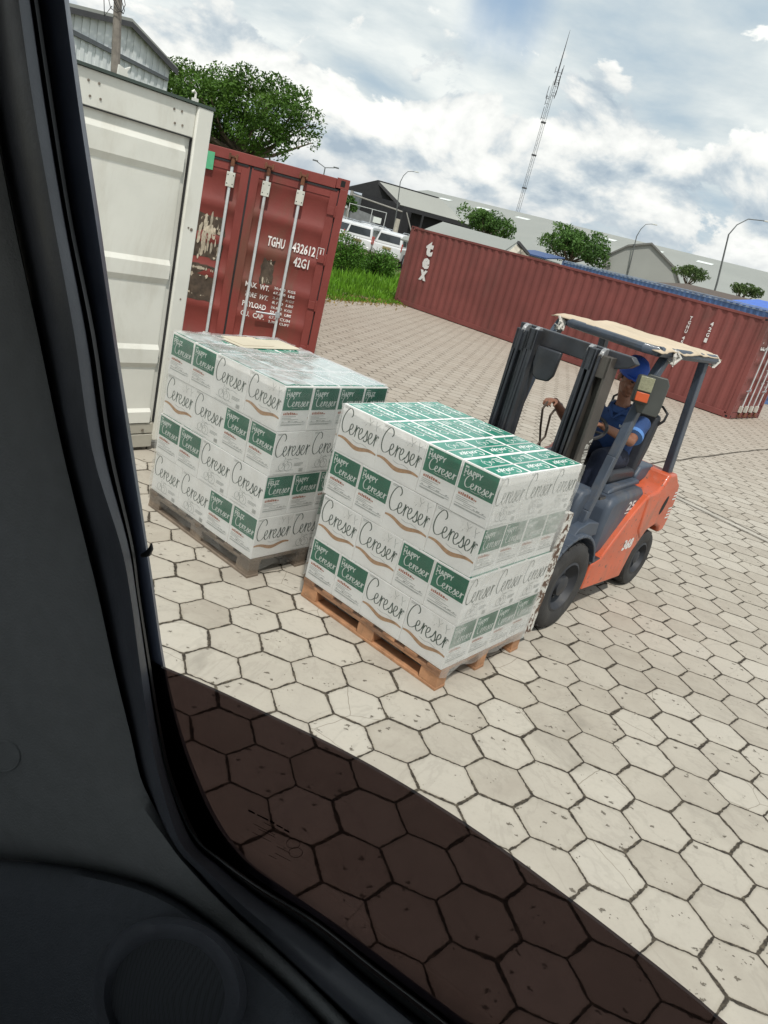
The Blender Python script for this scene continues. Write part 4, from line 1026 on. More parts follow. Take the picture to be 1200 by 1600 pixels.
# dark low roof and bright blue roof at the right edge
r0, r1 = at_dist(1058, 440, 52), at_dist(1150, 468, 50)
lr = empty('low_shed', hd_(r0), math.atan2((hd_(r1) - hd_(r0)).y, (hd_(r1) - hd_(r0)).x)); tag(lr, 'dark brown low shed roof below the right-hand trees', 'shed')
wr = (hd_(r1) - hd_(r0)).length; m_ = MB(); m_.box((-1, 0, 0), (wr + 1, 3, r0.z - .35)); m_.build('wall', concrete, lr); m_ = MB(); m_.prism([(-.25, r0.z - .45), (3.2, r0.z + .0), (3.2, r0.z + .1), (-.25, r0.z - .32)], -1.2, wr + 1.2, axis='x'); m_.build('roof', mat('roof_brown', (.10, .075, .06), .8), lr)
r0, r1 = at_dist(1143, 459, 40), at_dist(1260, 492, 36)
lr = empty('blue_roof_shed', hd_(r0), math.atan2((hd_(r1) - hd_(r0)).y, (hd_(r1) - hd_(r0)).x)); tag(lr, 'shed with a bright blue sheet roof at the right edge', 'shed')
wr = (hd_(r1) - hd_(r0)).length; m_ = MB(); m_.box((0, .2, 0), (wr, 3, r0.z - .45)); m_.build('wall', concrete, lr); m_ = MB(); m_.prism([(-.2, r0.z - .45), (1.6, r0.z + .0), (1.6, r0.z + .08), (-.2, r0.z - .36)], -.1, wr + .1, axis='x'); m_.build('roof', mat('roof_blue', (.02, .12, .55), .4), lr)
m_ = None
r0 = at_dist(812, 383, 60); bs = empty('blue_tarpaulin_shed', hd_(r0), R(-25)); tag(bs, 'small dark blue roof between the low building and the tree', 'shed')
m_ = MB(); m_.box((0, 0, 0), (2.2, 4, r0.z - .5)); m_.build('wall', concrete, bs); m_ = MB(); m_.prism([(-.2, r0.z - .5), (4.2, r0.z - .1), (4.2, r0.z), (-.2, r0.z - .4)], -.2, 2.4, axis='x'); m_.build('roof', mat('roof_navy', (.03, .07, .20), .5), bs)
# tall corrugated warehouse at the left
w0, w1 = at_dist(40, 30, 36), at_dist(266, 99, 40)
ta = at_dist(166, 20, 38.2); A_ = hd_(w0); B_ = hd_(w1)
e_, Wd_ = gable_house('warehouse', 'tall pale corrugated warehouse with a dark roof edge behind the white container', A_ + (A_ - B_) * .35, B_, 30, w1.z - .1, ta.z + .0, ov=.25, frac=.74, wall=mat('tin_wall_light', (.66, .69, .69), .6, var=.08, vs=.5, dirt=.4, dirtc=(.36, .38, .37), ds=.5))
m_ = MB(); m_.prism([(0, w1.z - 1.0 + .9), (Wd_ * .99, w1.z - .75), (Wd_ * .99, w1.z - .62), (0, w1.z + .12)], -.14, -.045); m_.build('shadow_band', mat('shadow_grey', (.10, .11, .12), .8), e_, smooth=0)  # shadow of the fascia on the wall, drawn as a dark band
# utility pole with wire coils
up = at_dist(180, 115, 24); u2 = at_dist(186, -40, 24)
pe = empty('utility_pole', hd_(up)); tag(pe, 'leaning weathered utility pole with loose wire coils behind the white container', 'pole')
m_ = MB(); m_.tube([(0, 0, 0), (up.x - hd_(up).x, 0, up.z), (u2.x - up.x, u2.y - up.y, u2.z)], [.14, .12, .10], 10); m_.build('shaft', mat('pole_wood', (.22, .20, .175), .9, var=.25, vs=4, bump=.5), pe)
m_ = MB()
c0 = at_dist(184, 6, 24) - hd_(up)
for k in range(3):
    m_.tube([(c0.x + .05 + .22 * math.cos(a / 8 * 6.283 + k), c0.y - .15, c0.z + .05 * k + .22 * math.sin(a / 8 * 6.283) * (1 + .2 * k)) for a in range(8)], .010, 5, closed=True)
m_.tube([(c0.x, c0.y - .15, c0.z + .3), (c0.x - .4, c0.y, c0.z + .2), (c0.x - .32, c0.y, c0.z - .35), (c0.x - .1, c0.y - .1, c0.z - .1)], .012, 5)
m_.build('wire_coil', rubber, pe)
# street lamps
def street_lamp(label, bpx, tpx, D, arm, grp='single-arm street lamps beyond the containers', r=.075):
    b_, t_ = at_dist(bpx[0], bpx[1], D), at_dist(tpx[0], tpx[1], D)
    e = empty('street_lamp', hd_(b_)); tag(e, label, 'street lamp', grp)
    H_ = t_.z; d_ = hd_(t_) - hd_(b_); L_ = arm
    k_ = Vector((1, .25, 0)).normalized() * L_
    base = d_ - k_
    p = [(0, 0, 0), (base.x * .5, base.y * .5, H_ * .5), (base.x, base.y, H_ - .16 * H_), (base.x + k_.x * .15, base.y + k_.y * .15, H_ - .08 * H_), (base.x + k_.x * .45, base.y + k_.y * .45, H_ - .02 * H_), (base.x + k_.x, base.y + k_.y, H_)]
    m_ = MB(); m_.tube(p, [r * 1.2, r, r * .75, r * .6, r * .5, r * .45], 8); m_.build('pole', steel_p, e)
    m_ = MB(); q = Vector(p[-1]); u_ = k_.normalized()
    m_.prism([(0, -.04), (.45, -.02), (.5, .03), (.35, .09), (.05, .06)], -.10, .10, X=Matrix.Translation(q) @ Matrix.Rotation(math.atan2(u_.y, u_.x), 4, 'Z')); m_.build('lamp_head', lampm, e, .02)
    return e
street_lamp('left street lamp rising in front of the open warehouse', (617, 362), (647, 268), 80, 1.1, r=.06)
street_lamp('middle street lamp in front of the grey gable-ended building', (985, 430), (1019, 350), 72, 1.0, r=.055)
street_lamp('right street lamp with a long bent arm at the right edge', (1125, 457), (1194, 345), 58, 2.1, r=.065)
b_ = at_dist(508, 262, 78); dl_ = empty('street_lamp', hd_(b_)); tag(dl_, 'thin double-headed street lamp above the dark red container', 'street lamp')
m_ = MB(); m_.tube([(0, 0, 0), (0, 0, b_.z)], [.1, .05], 6); m_.tube([(-.9, 0, b_.z + .35), (0, 0, b_.z), (.9, 0, b_.z + .2)], .04, 5); m_.build('pole', steel_p, dl_)
m_ = MB(); m_.box((-1.3, -.1, b_.z + .33), (-.8, .1, b_.z + .45)); m_.box((.8, -.1, b_.z + .18), (1.3, .1, b_.z + .3)); m_.build('lamp_head', steel_p, dl_)
m_ = MB(); q = at_dist(612, 385, 79); t2 = at_dist(622, 342, 79); wp = empty('timber_post', hd_(q)); tag(wp, 'short pale timber post beside the left street lamp', 'post'); m_.tube([(0, 0, 0), (.0, 0, t2.z)], [.3, .24], 8); m_.build('post', mat('post_pale', (.45, .42, .36), .85), wp)
# lattice mast
D_ = 150; mb_ = at_dist(806, 340, D_); mt_ = at_dist(883, 45, D_); e = empty('radio_mast', hd_(mb_)); tag(e, 'tall thin guyed lattice radio mast against the clouds', 'mast')
Hm = mt_.z; wdt = .36; m_ = MB()
legs = [(wdt * math.cos(a), wdt * math.sin(a)) for a in (R(-30), R(90), R(210))]
HT = Hm * .80
for x, y in legs: m_.tube([(x, y, 0), (x, y, HT)], .034, 5)
m_.build('leg', steel_p, e)
m_ = MB(); z = 0
while z < HT:
    for i in range(3):
        a, b = legs[i], legs[(i + 1) % 3]; m_.tube([(a[0], a[1], z), (b[0], b[1], z + .9)], .011, 4)
    z += .9
m_.build('bracing', steel_p, e)
m_ = MB()
for fz in (.36, .50, .635): m_.box((-wdt * 1.2, -wdt, Hm * fz), (wdt * 1.2, wdt, Hm * fz + .22))
m_.build('platform', fascia, e)
m_ = MB(); m_.tube([(0, 0, HT - .5), (0, 0, Hm * .93), (0, 0, Hm * 1.0)], [.14, .07, .025], 6); r_ = random.Random(2)
for i in range(13):
    z = Hm * r_.uniform(.64, .84); x = r_.choice((-1, 1)) * r_.uniform(.5, .8); m_.tube([(x, r_.uniform(-.4, .4), z), (x, 0, z + r_.uniform(.8, 2.2))], .05, 5); m_.tube([(0, 0, z + .3), (x, 0, z + .3)], .04, 4)
m_.build('antenna', fascia, e)
# trees
leaf1 = leafmat('tree_leaves', (.060, .140, .022), .22, .5, .55, .5)
leaf2 = leafmat('tree_leaves_far', (.066, .150, .038), .2, .55, .45, .3)
leaf3 = leafmat('tree_leaves_pale', (.075, .13, .045), .2, .55, .35, .3)
def tree_px(name, label, D, L_, R_, T_, B_, n, leaf, M, seed, nb, grp=None, trunk=.2, dep=.8, size=.33, base=None):
    """crown between the given screen extremes (left, right, top, bottom points) at distance D"""
    l, r, t, b = (at_dist(*p, D) for p in (L_, R_, T_, B_)); c = (hd_(l) + hd_(r)) / 2
    W = (hd_(r) - hd_(l)).length; H = t.z - b.z; yw = math.atan2((r - l).y, (r - l).x)
    bl = blobs(nb, W, W * dep, H, b.z, seed, size)
    return tree(name, label, (c.x, c.y, 0), t.z, bl, n, leaf, M, seed, trunk, grp)
bigD = 44
cr = []
r_ = random.Random(21)
for (px, py, rx, rz) in ((240, 126, .9, .55), (262, 116, 1.1, .6), (290, 112, 1.1, .6), (248, 150, 1.3, .8), (262, 150, 1.5, .9), (300, 132, 1.3, .8), (345, 126, 1.1, .8), (392, 128, 1.3, .8), (432, 143, 1.2, .8), (466, 165, 1.2, .9), (484, 192, .9, .8), (330, 150, 1.8, 1.2), (385, 160, 1.9, 1.2), (430, 178, 1.5, 1.0), (350, 190, 1.7, 1.2), (400, 205, 1.6, 1.0), (448, 212, 1.0, .6), (425, 232, 1.0, .7), (290, 160, 1.5, 1.1), (240, 130, 1.0, .7), (487, 222, .5, .5), (310, 200, 1.5, 1.1)):
    p = at_dist(px, py, bigD + r_.uniform(-2.5, 2.5)); cr.append((p.x, p.y, p.z, rx, rx * 1.1, rz))
bc = at_dist(375, 200, bigD); cr = [(c[0] - bc.x, c[1] - bc.y, *c[2:]) for c in cr]
tree('broad_tree', 'large broad dark green tree rising behind the two near containers', (bc.x, bc.y, 0), 9, cr, 34000, .10, leaf1, 5, .28)
tree_px('round_tree', 'rounded green tree behind the low building, left of the mast', 85, (716, 330), (808, 365), (762, 318), (765, 385), 7000, .17, leaf2, 31, 14, 'rounded trees beyond the long container')
tree_px('round_tree', 'rounded green tree behind the blue container, right of the mast', 72, (832, 378), (952, 412), (900, 352), (890, 425), 9000, .15, leaf2, 32, 16, 'rounded trees beyond the long container')
tree_px('flat_topped_tree', 'sparse flat-topped tree beside the grey storage building', 66, (1044, 425), (1110, 440), (1078, 412), (1075, 450), 2600, .11, leaf3, 33, 11, 'flat-topped trees at the right', .1)
tree_px('flat_topped_tree', 'sparse flat-topped tree beyond the right street lamp', 62, (1134, 452), (1192, 462), (1165, 440), (1165, 470), 2200, .11, leaf3, 34, 9, 'flat-topped trees at the right', .1)
tree_px('small_tree', 'small green tree beside the left edge of the open warehouse', 92, (536, 300), (556, 330), (546, 303), (546, 335), 1200, .16, leaf2, 35, 6, None, .1)
for (px, py, D, w_, h_, lab) in ((538, 420, 32, 1.05, 1.68, 'tall weedy bush by the dark red container'), (592, 425, 33.5, 1.15, 1.48, 'dark round bush in front of the right-hand car'), (566, 425, 35, .9, .8, 'low bush between the two larger bushes')):
    p = at_dist(px, py, D); e = empty('bush', (p.x, p.y, 0)); tag(e, lab, 'bush', 'bushes along the grass')
    bl = blobs(9, w_ * 1.5, w_ * 1.3, h_, 0, int(px), .42); bl.append((0, 0, h_ * .3, w_ * .6, w_ * .5, h_ * .35))
    v_, f_, t_ = leaves([(q_[:3], q_[3:]) for q_ in bl], 5200, .055, int(px)); raw_mesh('foliage', v_, f_, leafmat('bush_leaves', (.075, .19, .028), .3, .5, .5), t_, e)
    sm = MB(); rr = random.Random(int(px))
    for i in range(14): sm.tube([(rr.uniform(-.2, .2), rr.uniform(-.2, .2), 0), (rr.uniform(-w_, w_) * .5, rr.uniform(-.5, .5), h_ * rr.uniform(.6, 1.05))], .012, 4)
    sm.build('stem', bark, e)
# ---------------------------------------------------------------- parked cars
cw = mat('car_white', (.66, .67, .68), .25, var=.03, coat=.6)
cg = mat('car_glass', (.03, .035, .04), .08, var=.1, spec=.8)
tailr = mat('tail_light', (.45, .05, .03), .3)
plate = mat('number_plate', (.36, .30, .16), .5)
def suv(label, p, yaw):
    e = empty('parked_car', p, yaw); tag(e, label, 'car', 'white off-road cars parked beyond the grass')
    L_, W_ = 4.7, 1.84
    # rear at x = 0, front at x = L
    side = [(0, .45), (.02, .95), (.06, 1.05), (L_ - 1.25, 1.10), (L_ - .1, .98), (L_, .80), (L_ - .02, .42), (L_ - .25, .33), (.2, .33)]
    b = MB(); b.prism(side, -W_ / 2, W_ / 2); b.build('body', cw, e, .07, seg=3)
    cab = [(.08, 1.04), (.30, 1.72), (.75, 1.80), (2.6, 1.80), (3.0, 1.70), (3.75, 1.06)]
    c = MB(); n = len(cab)
    def in_(z): return .86 - .16 * max(0, z - 1.04) / .76
    c.add([(x, -in_(z), z) for x, z in cab] + [(x, in_(z), z) for x, z in cab], [tuple(range(n)), tuple(range(2 * n - 1, n - 1, -1))] + [(i, i + n, (i + 1) % n + n, (i + 1) % n) for i in range(n)]); c.build('cabin', cw, e, .06, seg=3)
    g_ = MB(); X0 = .003
    g_.add([(.135 - .012, -.70, 1.20), (.135 - .012, .70, 1.20), (.262 - .012, .62, 1.60), (.262 - .012, -.62, 1.60)], [(0, 1, 2, 3)]); g_.build('rear_window', cg, e, smooth=0)
    for s in (-1, 1):
        g_ = MB()
        for (x0, x1, x2, x3) in ((.38, 1.12, 1.12, .50), (1.22, 2.08, 2.08, 1.22), (2.16, 3.42, 2.85, 2.16)):
            z0, z1 = 1.16, 1.62; o_ = .014
            g_.add([(x0, s * (in_(z0) + o_), z0), (x1, s * (in_(z0) + o_), z0), (x2, s * (in_(z1) + o_), z1), (x3, s * (in_(z1) + o_), z1)], [(0, 1, 2, 3)])
        g_.build('side_window', cg, e, smooth=0)
        MB().box((-.012, s * .86, .85), (.06, s * .925, 1.28)).build('tail_light', tailr, e, .02)
        r_ = MB(); r_.tube([(.6, s * .62, 1.80), (.7, s * .62, 1.88), (2.4, s * .62, 1.88), (2.5, s * .62, 1.80)], .022, 6); r_.build('roof_rail', galv, e)
        for x in (.85, 3.7):
            w_ = MB(); w_.lathe([(.0, s * .99 - .0), (.22, s * .99), (.24, s * .985), (.37, s * .97), (.38, s * .85), (.3, s * .72), (0, s * .72)], (x, 0, .38), 'y', 20, mis=[1, 1, 0, 0, 0, 0]); w_.build('wheel', [rubber, galv], e)
    MB().box((-.03, -.8, .45), (.1, .8, .62)).build('bumper', cw, e, .03)
    MB().box((-.018, -.27, .80), (-.001, .27, .94)).build('number_plate', plate, e)
    ws = MB(); ws.add([(3.70, -.74, 1.13), (3.70, .74, 1.13), (3.10, .66, 1.64), (3.10, -.66, 1.64)], [(0, 1, 2, 3)]); 
    ws.v = [(x + .035, y, z + .03) for x, y, z in ws.v]; ws.build('windscreen', cg, e, smooth=0)
    e.scale = (1.06, 1.06, 1.10)
    return e
def gpos(px, D): q = at_dist(px, 380, D); return (q.x, q.y, .12)
suv('white off-road car seen from behind, second from the left', gpos(557, 50), R(84))
suv('white off-road car at the right, red tail light beside the long container', gpos(606, 49), R(78))
suv('white off-road car half hidden behind the dark red container', gpos(529, 52), R(66))
suv('white car with roof rails parked in the second row behind the others', gpos(547, 66), R(20))
# ---------------------------------------------------------------- forklift (local x goes back, y to its right-hand side, heading is -x)
fk_or = mat('forklift_orange', (.52, .095, .036), .42, var=.14, vs=2.5, dirt=.6, dirtc=(.24, .11, .075), ds=6, bump=.05, bs=30, coat=.25, chips=.15)
fk_gr = mat('forklift_blue_grey', (.052, .068, .095), .52, var=.2, vs=3, dirt=.45, dirtc=(.12, .11, .10), ds=5, bump=.08, bs=30, coat=.04)
fk_dk = mat('mast_steel', (.034, .037, .045), .42, .2, var=.3, vs=4, dirt=.4, dirtc=(.09, .075, .055), ds=3, bump=.12, bs=50)
fk_dkb = mat('mast_greasy', (.075, .066, .058), .55, .2, var=.25, vs=5, dirt=.4, dirtc=(.03, .03, .03), ds=5, bump=.15, bs=60)
tyre = mat('tyre_rubber', (.028, .027, .027), .82, var=.25, vs=8, dirt=.4, dirtc=(.085, .078, .068), ds=4, bump=.3, bs=60)
rim = mat('rim_grey', (.030, .033, .040), .6, .1, var=.2, dirt=.4, dirtc=(.10, .09, .075), ds=6)
canvas_m = mat('canvas_beige', (.56, .46, .34), .85, var=.10, vs=2, dirt=.3, dirtc=(.36, .29, .21), ds=3, bump=.3, bs=25)
vinyl = mat('seat_vinyl', (.022, .024, .030), .45, var=.2, bump=.1)
chip = mat('worn_white_paint', (.58, .57, .53), .6, var=.08, vs=20, chips=1.7)
decw = mat('decal_white', (.66, .66, .64), .5, var=.12, vs=30, chips=.15)
lens = mat('lamp_lens', (.24, .235, .15), .22, var=.15, vs=30, bump=.4, bs=90)
olens = mat('indicator_lens', (.50, .085, .02), .35, var=.1)
FO = OR1 + Vector((math.cos(A1), math.sin(A1), 0)) * 1.0 + Vector((-math.sin(A1), math.cos(A1), 0)) * .61
fk = empty('forklift', FO, A1); tag(fk, 'orange and blue-grey forklift with a beige canvas roof, lifting the near pallet', 'forklift')
def wheel(x, y, r, w, sd, nl):
    """sd: outward side sign"""
    e = None; a = y; o = sd
    m_ = MB(); ri = r * .56
    prof = [(ri, .0), (ri + .02, .012), (r * .80, .018), (r * .93, .008), (r * .985, -.012), (r, -.04), (r, -w + .04), (r * .985, -w + .012), (r * .85, -w), (ri, -w)]
    m_.lathe([(p, a + o * q) for p, q in prof], (x, 0, r), 'y', 44)
    for i in range(nl):
        A_ = 6.2832 * i / nl; ca, sa = math.cos(A_), math.sin(A_)
        for half_ in (0, 1):
            A2_ = A_ + (half_ * 3.1416 / nl); ca, sa = math.cos(A2_), math.sin(A2_)
            y0, y1 = (a - o * .004, a - o * w * .47) if half_ == 0 else (a - o * w * .53, a - o * (w - .004))
            rr_ = [(r * .93, r + .012)]
            dth = .42 * 6.2832 / nl / 2; vs = []
            for (yy) in (y0, y1):
                for rad in (r * .92, r + .011):
                    for t_ in (-dth, dth):
                        tt = A2_ + t_ + (.06 if yy == y1 else 0) * (1 if half_ == 0 else -1); rad2 = rad if not (rad > r and abs(yy - a) < .01) else r * .995
                        vs.append((x + rad2 * math.cos(tt), yy, r + rad2 * math.sin(tt)))
            m_.add(vs, [(0, 1, 3, 2), (4, 6, 7, 5), (0, 4, 5, 1), (2, 3, 7, 6), (0, 2, 6, 4), (1, 5, 7, 3)])
    t_ = m_.build('wheel', tyre, fk)
    h_ = MB(); h_.lathe([(ri + .006, a + o * .004), (ri - .012, a + o * .010), (ri - .022, a - o * .03), (ri * .72, a - o * .075), (ri * .60, a - o * .06), (ri * .42, a - o * .055), (ri * .40, a - o * .01), (ri * .22, a - o * .002), (.0, a)], (x, 0, r), 'y', 36); h_.build('rim', rim, t_)
    b_ = MB()
    for i in range(6):
        A_ = 6.2832 * i / 6 + .3; b_.tube([(x + ri * .52 * math.cos(A_), a - o * .065, r + ri * .52 * math.sin(A_)), (x + ri * .52 * math.cos(A_), a - o * .035, r + ri * .52 * math.sin(A_))], .013, 6)
    bo = b_.build('wheel_nut', rim, t_); tag(bo, kind='stuff')
for sd in (-1, 1):
    wheel(.475, sd * .560, .345, .205, sd, 20)
    wheel(2.02, sd * .515, .265, .160, sd, 18)
# side frames and counterweight
SP = [(.90, .205), (1.66, .165), (1.735, .40), (1.90, .575), (1.90, .80), (1.62, .925), (1.45, .80), (1.30, .655), (1.17, .53), (1.08, .45), (.93, .425)]
for sd in (-1, 1):
    y0, y1 = (-.535, -.455) if sd < 0 else (.455, .535)
    b = MB(); b.prism(SP, y0, y1); b.build('side_frame', fk_or, fk, .012)
CW = [(1.78, .50), (1.88, .575), (2.04, .605), (2.16, .56), (2.20, .50), (2.30, .51), (2.335, .62), (2.33, .83), (2.27, .965), (2.20, 1.00), (2.10, 1.075), (1.93, 1.085), (1.88, 1.0), (1.80, .95), (1.63, .935), (1.60, .90), (1.66, .6)]
b = MB(); b.prism(CW, -.545, .545)
cwt = b.build('counterweight', fk_or, fk, .035, seg=3)
b = MB(); b.prism([(1.60, .20), (2.20, .22), (2.20, .50), (1.60, .60)], -.33, .33); b.prism([(1.9, .21), (2.12, .21), (2.12, .32), (1.9, .32)], -.36, .36); b.build('rear_axle', fk_dk, fk, .01)
# dark oval hole, decals on the near side
b = MB(); n = 18; cx, cz = 2.055, .79
b.add([(cx + .045 * math.cos(a * 6.283 / n) + .03 * math.sin(a * 6.283 / n), -.5462, cz + .085 * math.sin(a * 6.283 / n)) for a in range(n)], [tuple(range(n))]); b.build('oval_hole', hole, fk)
def decs(mb):
    f = Face2D(mb, (0, -.545, 0), (1, 0, 0), (0, 0, 1), .0012)
    for i in range(4): f.rect(2.205 + .008 * i, .66 + i * .028, 2.300, .676 + i * .028, 0)
    for i in range(3): f.rect(2.21, .82 + i * .03, 2.290, .838 + i * .03, 0)
    f.text('25', 1.44, .800, 1.58, .885, 0, .04); 
def decs2(mb):
    f = Face2D(mb, (0, -.535, 0), (1, 0, 0), (0, 0, 1), .0012); f.text('368', 1.46, .445, 1.66, .545, 0, .05, .1)
def decs3(mb):
    f = Face2D(mb, (0, -.4852, 0), (1, 0, 0), (0, 0, 1), .0012); f.text('25', 1.36, .80, 1.50, .88, 0, .03, .15); f.rect(1.35, .775, 1.47, .785, 0)
decal(fk, lambda m_: [Face2D(m_, (0, -.545, 0), (1, 0, 0), (0, 0, 1), .0012).rect(2.215 + .006 * (i % 3), .64 + i * .030, 2.300, .655 + i * .030, 0) for i in (0, 1, 2, 3, 6, 7, 8)], 'data_decal', [decw])
decal(fk, decs2, 'number_decal', [decw]); decal(fk, decs3, 'capacity_decal', [decw])
# hood, floor, fenders, cowl
b = MB(); HP = [(1.0, .45), (1.66, .45), (1.66, .93), (1.60, .965), (1.22, .945), (1.08, .93), (1.02, .88), (.99, .70)]
b.prism(HP, -.484, .484); b.build('engine_hood', fk_gr, fk, .045, seg=4)
b = MB(); b.prism([(1.10, .93), (1.70, .965), (1.66, 1.005), (1.2, .985), (1.12, .96)], -.40, .40); b.build('hood_top', fk_gr, fk, .02, seg=3)
b = MB(); b.prism([(1.68, .94), (1.99, .99), (1.985, 1.10), (1.72, 1.10), (1.66, 1.02)], -.36, .36); b.build('radiator_cover', fk_gr, fk, .02, seg=3)
b = MB(); b.box((.52, -.475, .42), (1.06, .475, .455)); b.box((.90, -.53, .425), (1.08, -.476, .452)); b.build('floor_plate', fk_dk, fk, .006)
b = MB(); b.box((.45, -.455, .40), (.93, -.43, .44)); b.prism([(.60, .40), (1.0, .40), (1.0, .47), (.95, .66), (.90, .70), (.62, .70)], -.452, -.39); b.build('side_cover', fk_gr, fk, .012)
for sd in (-1, 1):
    arc = [(.475 + .415 * math.cos(R(a)), .345 + .415 * math.sin(R(a))) for a in range(138, 8, -10)]
    inn = [(x + (.475 - x) * .055, z + (.345 - z) * .055) for x, z in arc]
    b = MB()
    for i in range(len(arc) - 1): b.prism([arc[i], arc[i + 1], inn[i + 1], inn[i]], *( (-.568, -.32) if sd < 0 else (.32, .568)))
    b.prism([(.40, .73), (.80, .70), (.78, .80), (.60, .83), (.46, .80)], *((-.53, -.33) if sd < 0 else (.33, .53)))
    b.build('fender', fk_gr, fk, .006)
b = MB(); b.prism([(.44, .42), (.60, .42), (.66, .80), (.70, 1.00), (.66, 1.06), (.50, 1.05), (.44, .95)], -.46, .46); b.build('dash_cowl', fk_gr, fk, .03, seg=3)
b = MB(); b.box((.66, -.30, .95), (.74, .1, 1.03)); b.build('dash_panel', vinyl, fk, .01)
# overhead guard
def leg_pts(y): return [(.575, y, .76), (.60, y, .90), (.72, y, 1.30), (.835, y, 1.70), (.90, y, 1.88), (.985, y, 2.01), (1.02, y, 2.055)]
for sd in (-1, 1):
    y = -.47 if sd < 0 else .40
    m_ = MB(); p = leg_pts(y)
    for i in range(len(p) - 1):
        (xa, _, za), (xb, _, zb) = p[i], p[i + 1]; d_ = Vector((xb - xa, 0, zb - za)).normalized(); nx_, nz_ = d_.z * .036, -d_.x * .036
        xb2, zb2 = xb + d_.x * .006, zb + d_.z * .006
        m_.prism([(xa - nx_, za - nz_), (xb2 - nx_, zb2 - nz_), (xb2 + nx_, zb2 + nz_), (xa + nx_, za + nz_)], y - .033 + .0004 * i, y + .033 - .0004 * i)
    m_.build('guard_front_post', fk_gr, fk, .008)
    m_ = MB(); m_.prism([(2.07, .80), (2.10, .80), (2.10, .95), (1.885, 2.03), (1.80, 2.03), (2.0, .95)], y - .03, y + .03); m_.build('guard_rear_post', fk_gr, fk, .008)
m_ = MB(); m_.box((.50, -.52, .735), (.66, -.42, .762)); m_.build('post_foot', fk_gr, fk, .006)
zr0, zr1 = 2.045, 2.105
RA, RB_, RC, RD = (.72, -.51), (1.93, -.51), (1.93, .44), (.97, .33)
def beam(mb, a, b, w=.03, z0=zr0, z1=zr1):
    a = Vector((*a, 0)); b = Vector((*b, 0)); d_ = (b - a).normalized(); n_ = Vector((-d_.y, d_.x, 0)) * w
    q = [a - n_, b - n_, b + n_, a + n_]; mb.add([(v_.x, v_.y, z) for z in (z0, z1) for v_ in q], [(3, 2, 1, 0), (4, 5, 6, 7), (0, 1, 5, 4), (1, 2, 6, 5), (2, 3, 7, 6), (3, 0, 4, 7)])
m_ = MB(); m_.tube([(RA[0] + .05, RA[1] + .02, 2.075), (RA[0] + .0, RA[1] + .10, 2.075), (RD[0] - .05, RD[1] - .06, 2.075), (RD[0] + .03, RD[1], 2.075)], .033, 10); m_.build('roof_front_bar', fk_gr, fk)
m_ = MB(); m_.tube([(RA[0] + .05, RA[1] + .02, 2.075), RB_ + (2.065,)], .036, 10); m_.build('roof_side_bar', fk_gr, fk)
m_ = MB(); m_.tube([(RD[0] + .03, RD[1], 2.075), RC + (2.065,)], .036, 10); m_.build('roof_side_bar', fk_gr, fk)
m_ = MB(); m_.tube([RB_ + (2.065,), RC + (2.065,)], .036, 10); m_.build('roof_rear_bar', fk_gr, fk)
for i in range(5):
    x = 1.05 + i * .17; m_ = MB(); m_.box((x, -.47, 2.052), (x + .025, .40, 2.09)); m_.build('roof_slat', fk_gr, fk)
# canvas over the roof, sagging, with ragged hem
NX, NY = 40, 30; vs, fs = [], []
for i in range(NX + 1):
    for j in range(NY + 1):
        u, v_ = i / NX, j / NY
        x0_ = RA[0] + (RD[0] - RA[0]) * v_ - .02; x = x0_ + (1.99 - x0_) * u; y = -.545 + (.535 - .04 + .52) * v_
        z = 2.112 + .018 * math.sin(u * 6.0 + 1) * math.sin(v_ * 3.1) + .022 * noise.noise(Vector((x * 2.5, y * 2.5, 2))) + .008 * noise.noise(Vector((x * 9, y * 9, 5)))
        eb = min(u, 1 - u, v_, 1 - v_)
        if eb < .06: z -= (.06 - eb) / .06 * (.022 + .014 * abs(noise.noise(Vector((x * 5, y * 5, 9)))))
        if u > .95 and v_ < .1: x += .02; z -= .012
        if u < .08 and v_ < .25: z -= .012
        vs.append((x, y, z))
for i in range(NX):
    for j in range(NY):
        a = i * (NY + 1) + j; fs.append((a, a + 1, a + NY + 2, a + NY + 1))
mb = MB(); mb.v = vs; mb.f = fs; mb.m = [0] * len(fs)
cv_ = mb.build('canvas_roof', canvas_m, fk, smooth=80); so_ = cv_.modifiers.new('thick', 'SOLIDIFY'); so_.thickness = .006
ragc = mat('rag_white', (.55, .53, .49), .9, var=.15, bump=.4)
for (x, y, sd_) in ((1.0, -.52, 1), (.93, .37, 2), (1.93, -.50, 3)):
    m_ = MB(); rr = random.Random(sd_)
    for k in range(4):
        p0 = Vector((x + rr.uniform(-.03, .03), y + rr.uniform(-.02, .02), 2.10)); m_.tube([p0, p0 + Vector((rr.uniform(-.05, .05), -.03, -.04)), p0 + Vector((rr.uniform(-.06, .06), rr.uniform(-.05, .0), -.09)), p0 + Vector((rr.uniform(-.08, .08), rr.uniform(-.05, .03), -.05 - .05 * rr.random()))], [.009, .013, .010, .003], 6)
    m_.build('canvas_tie', ragc, fk)
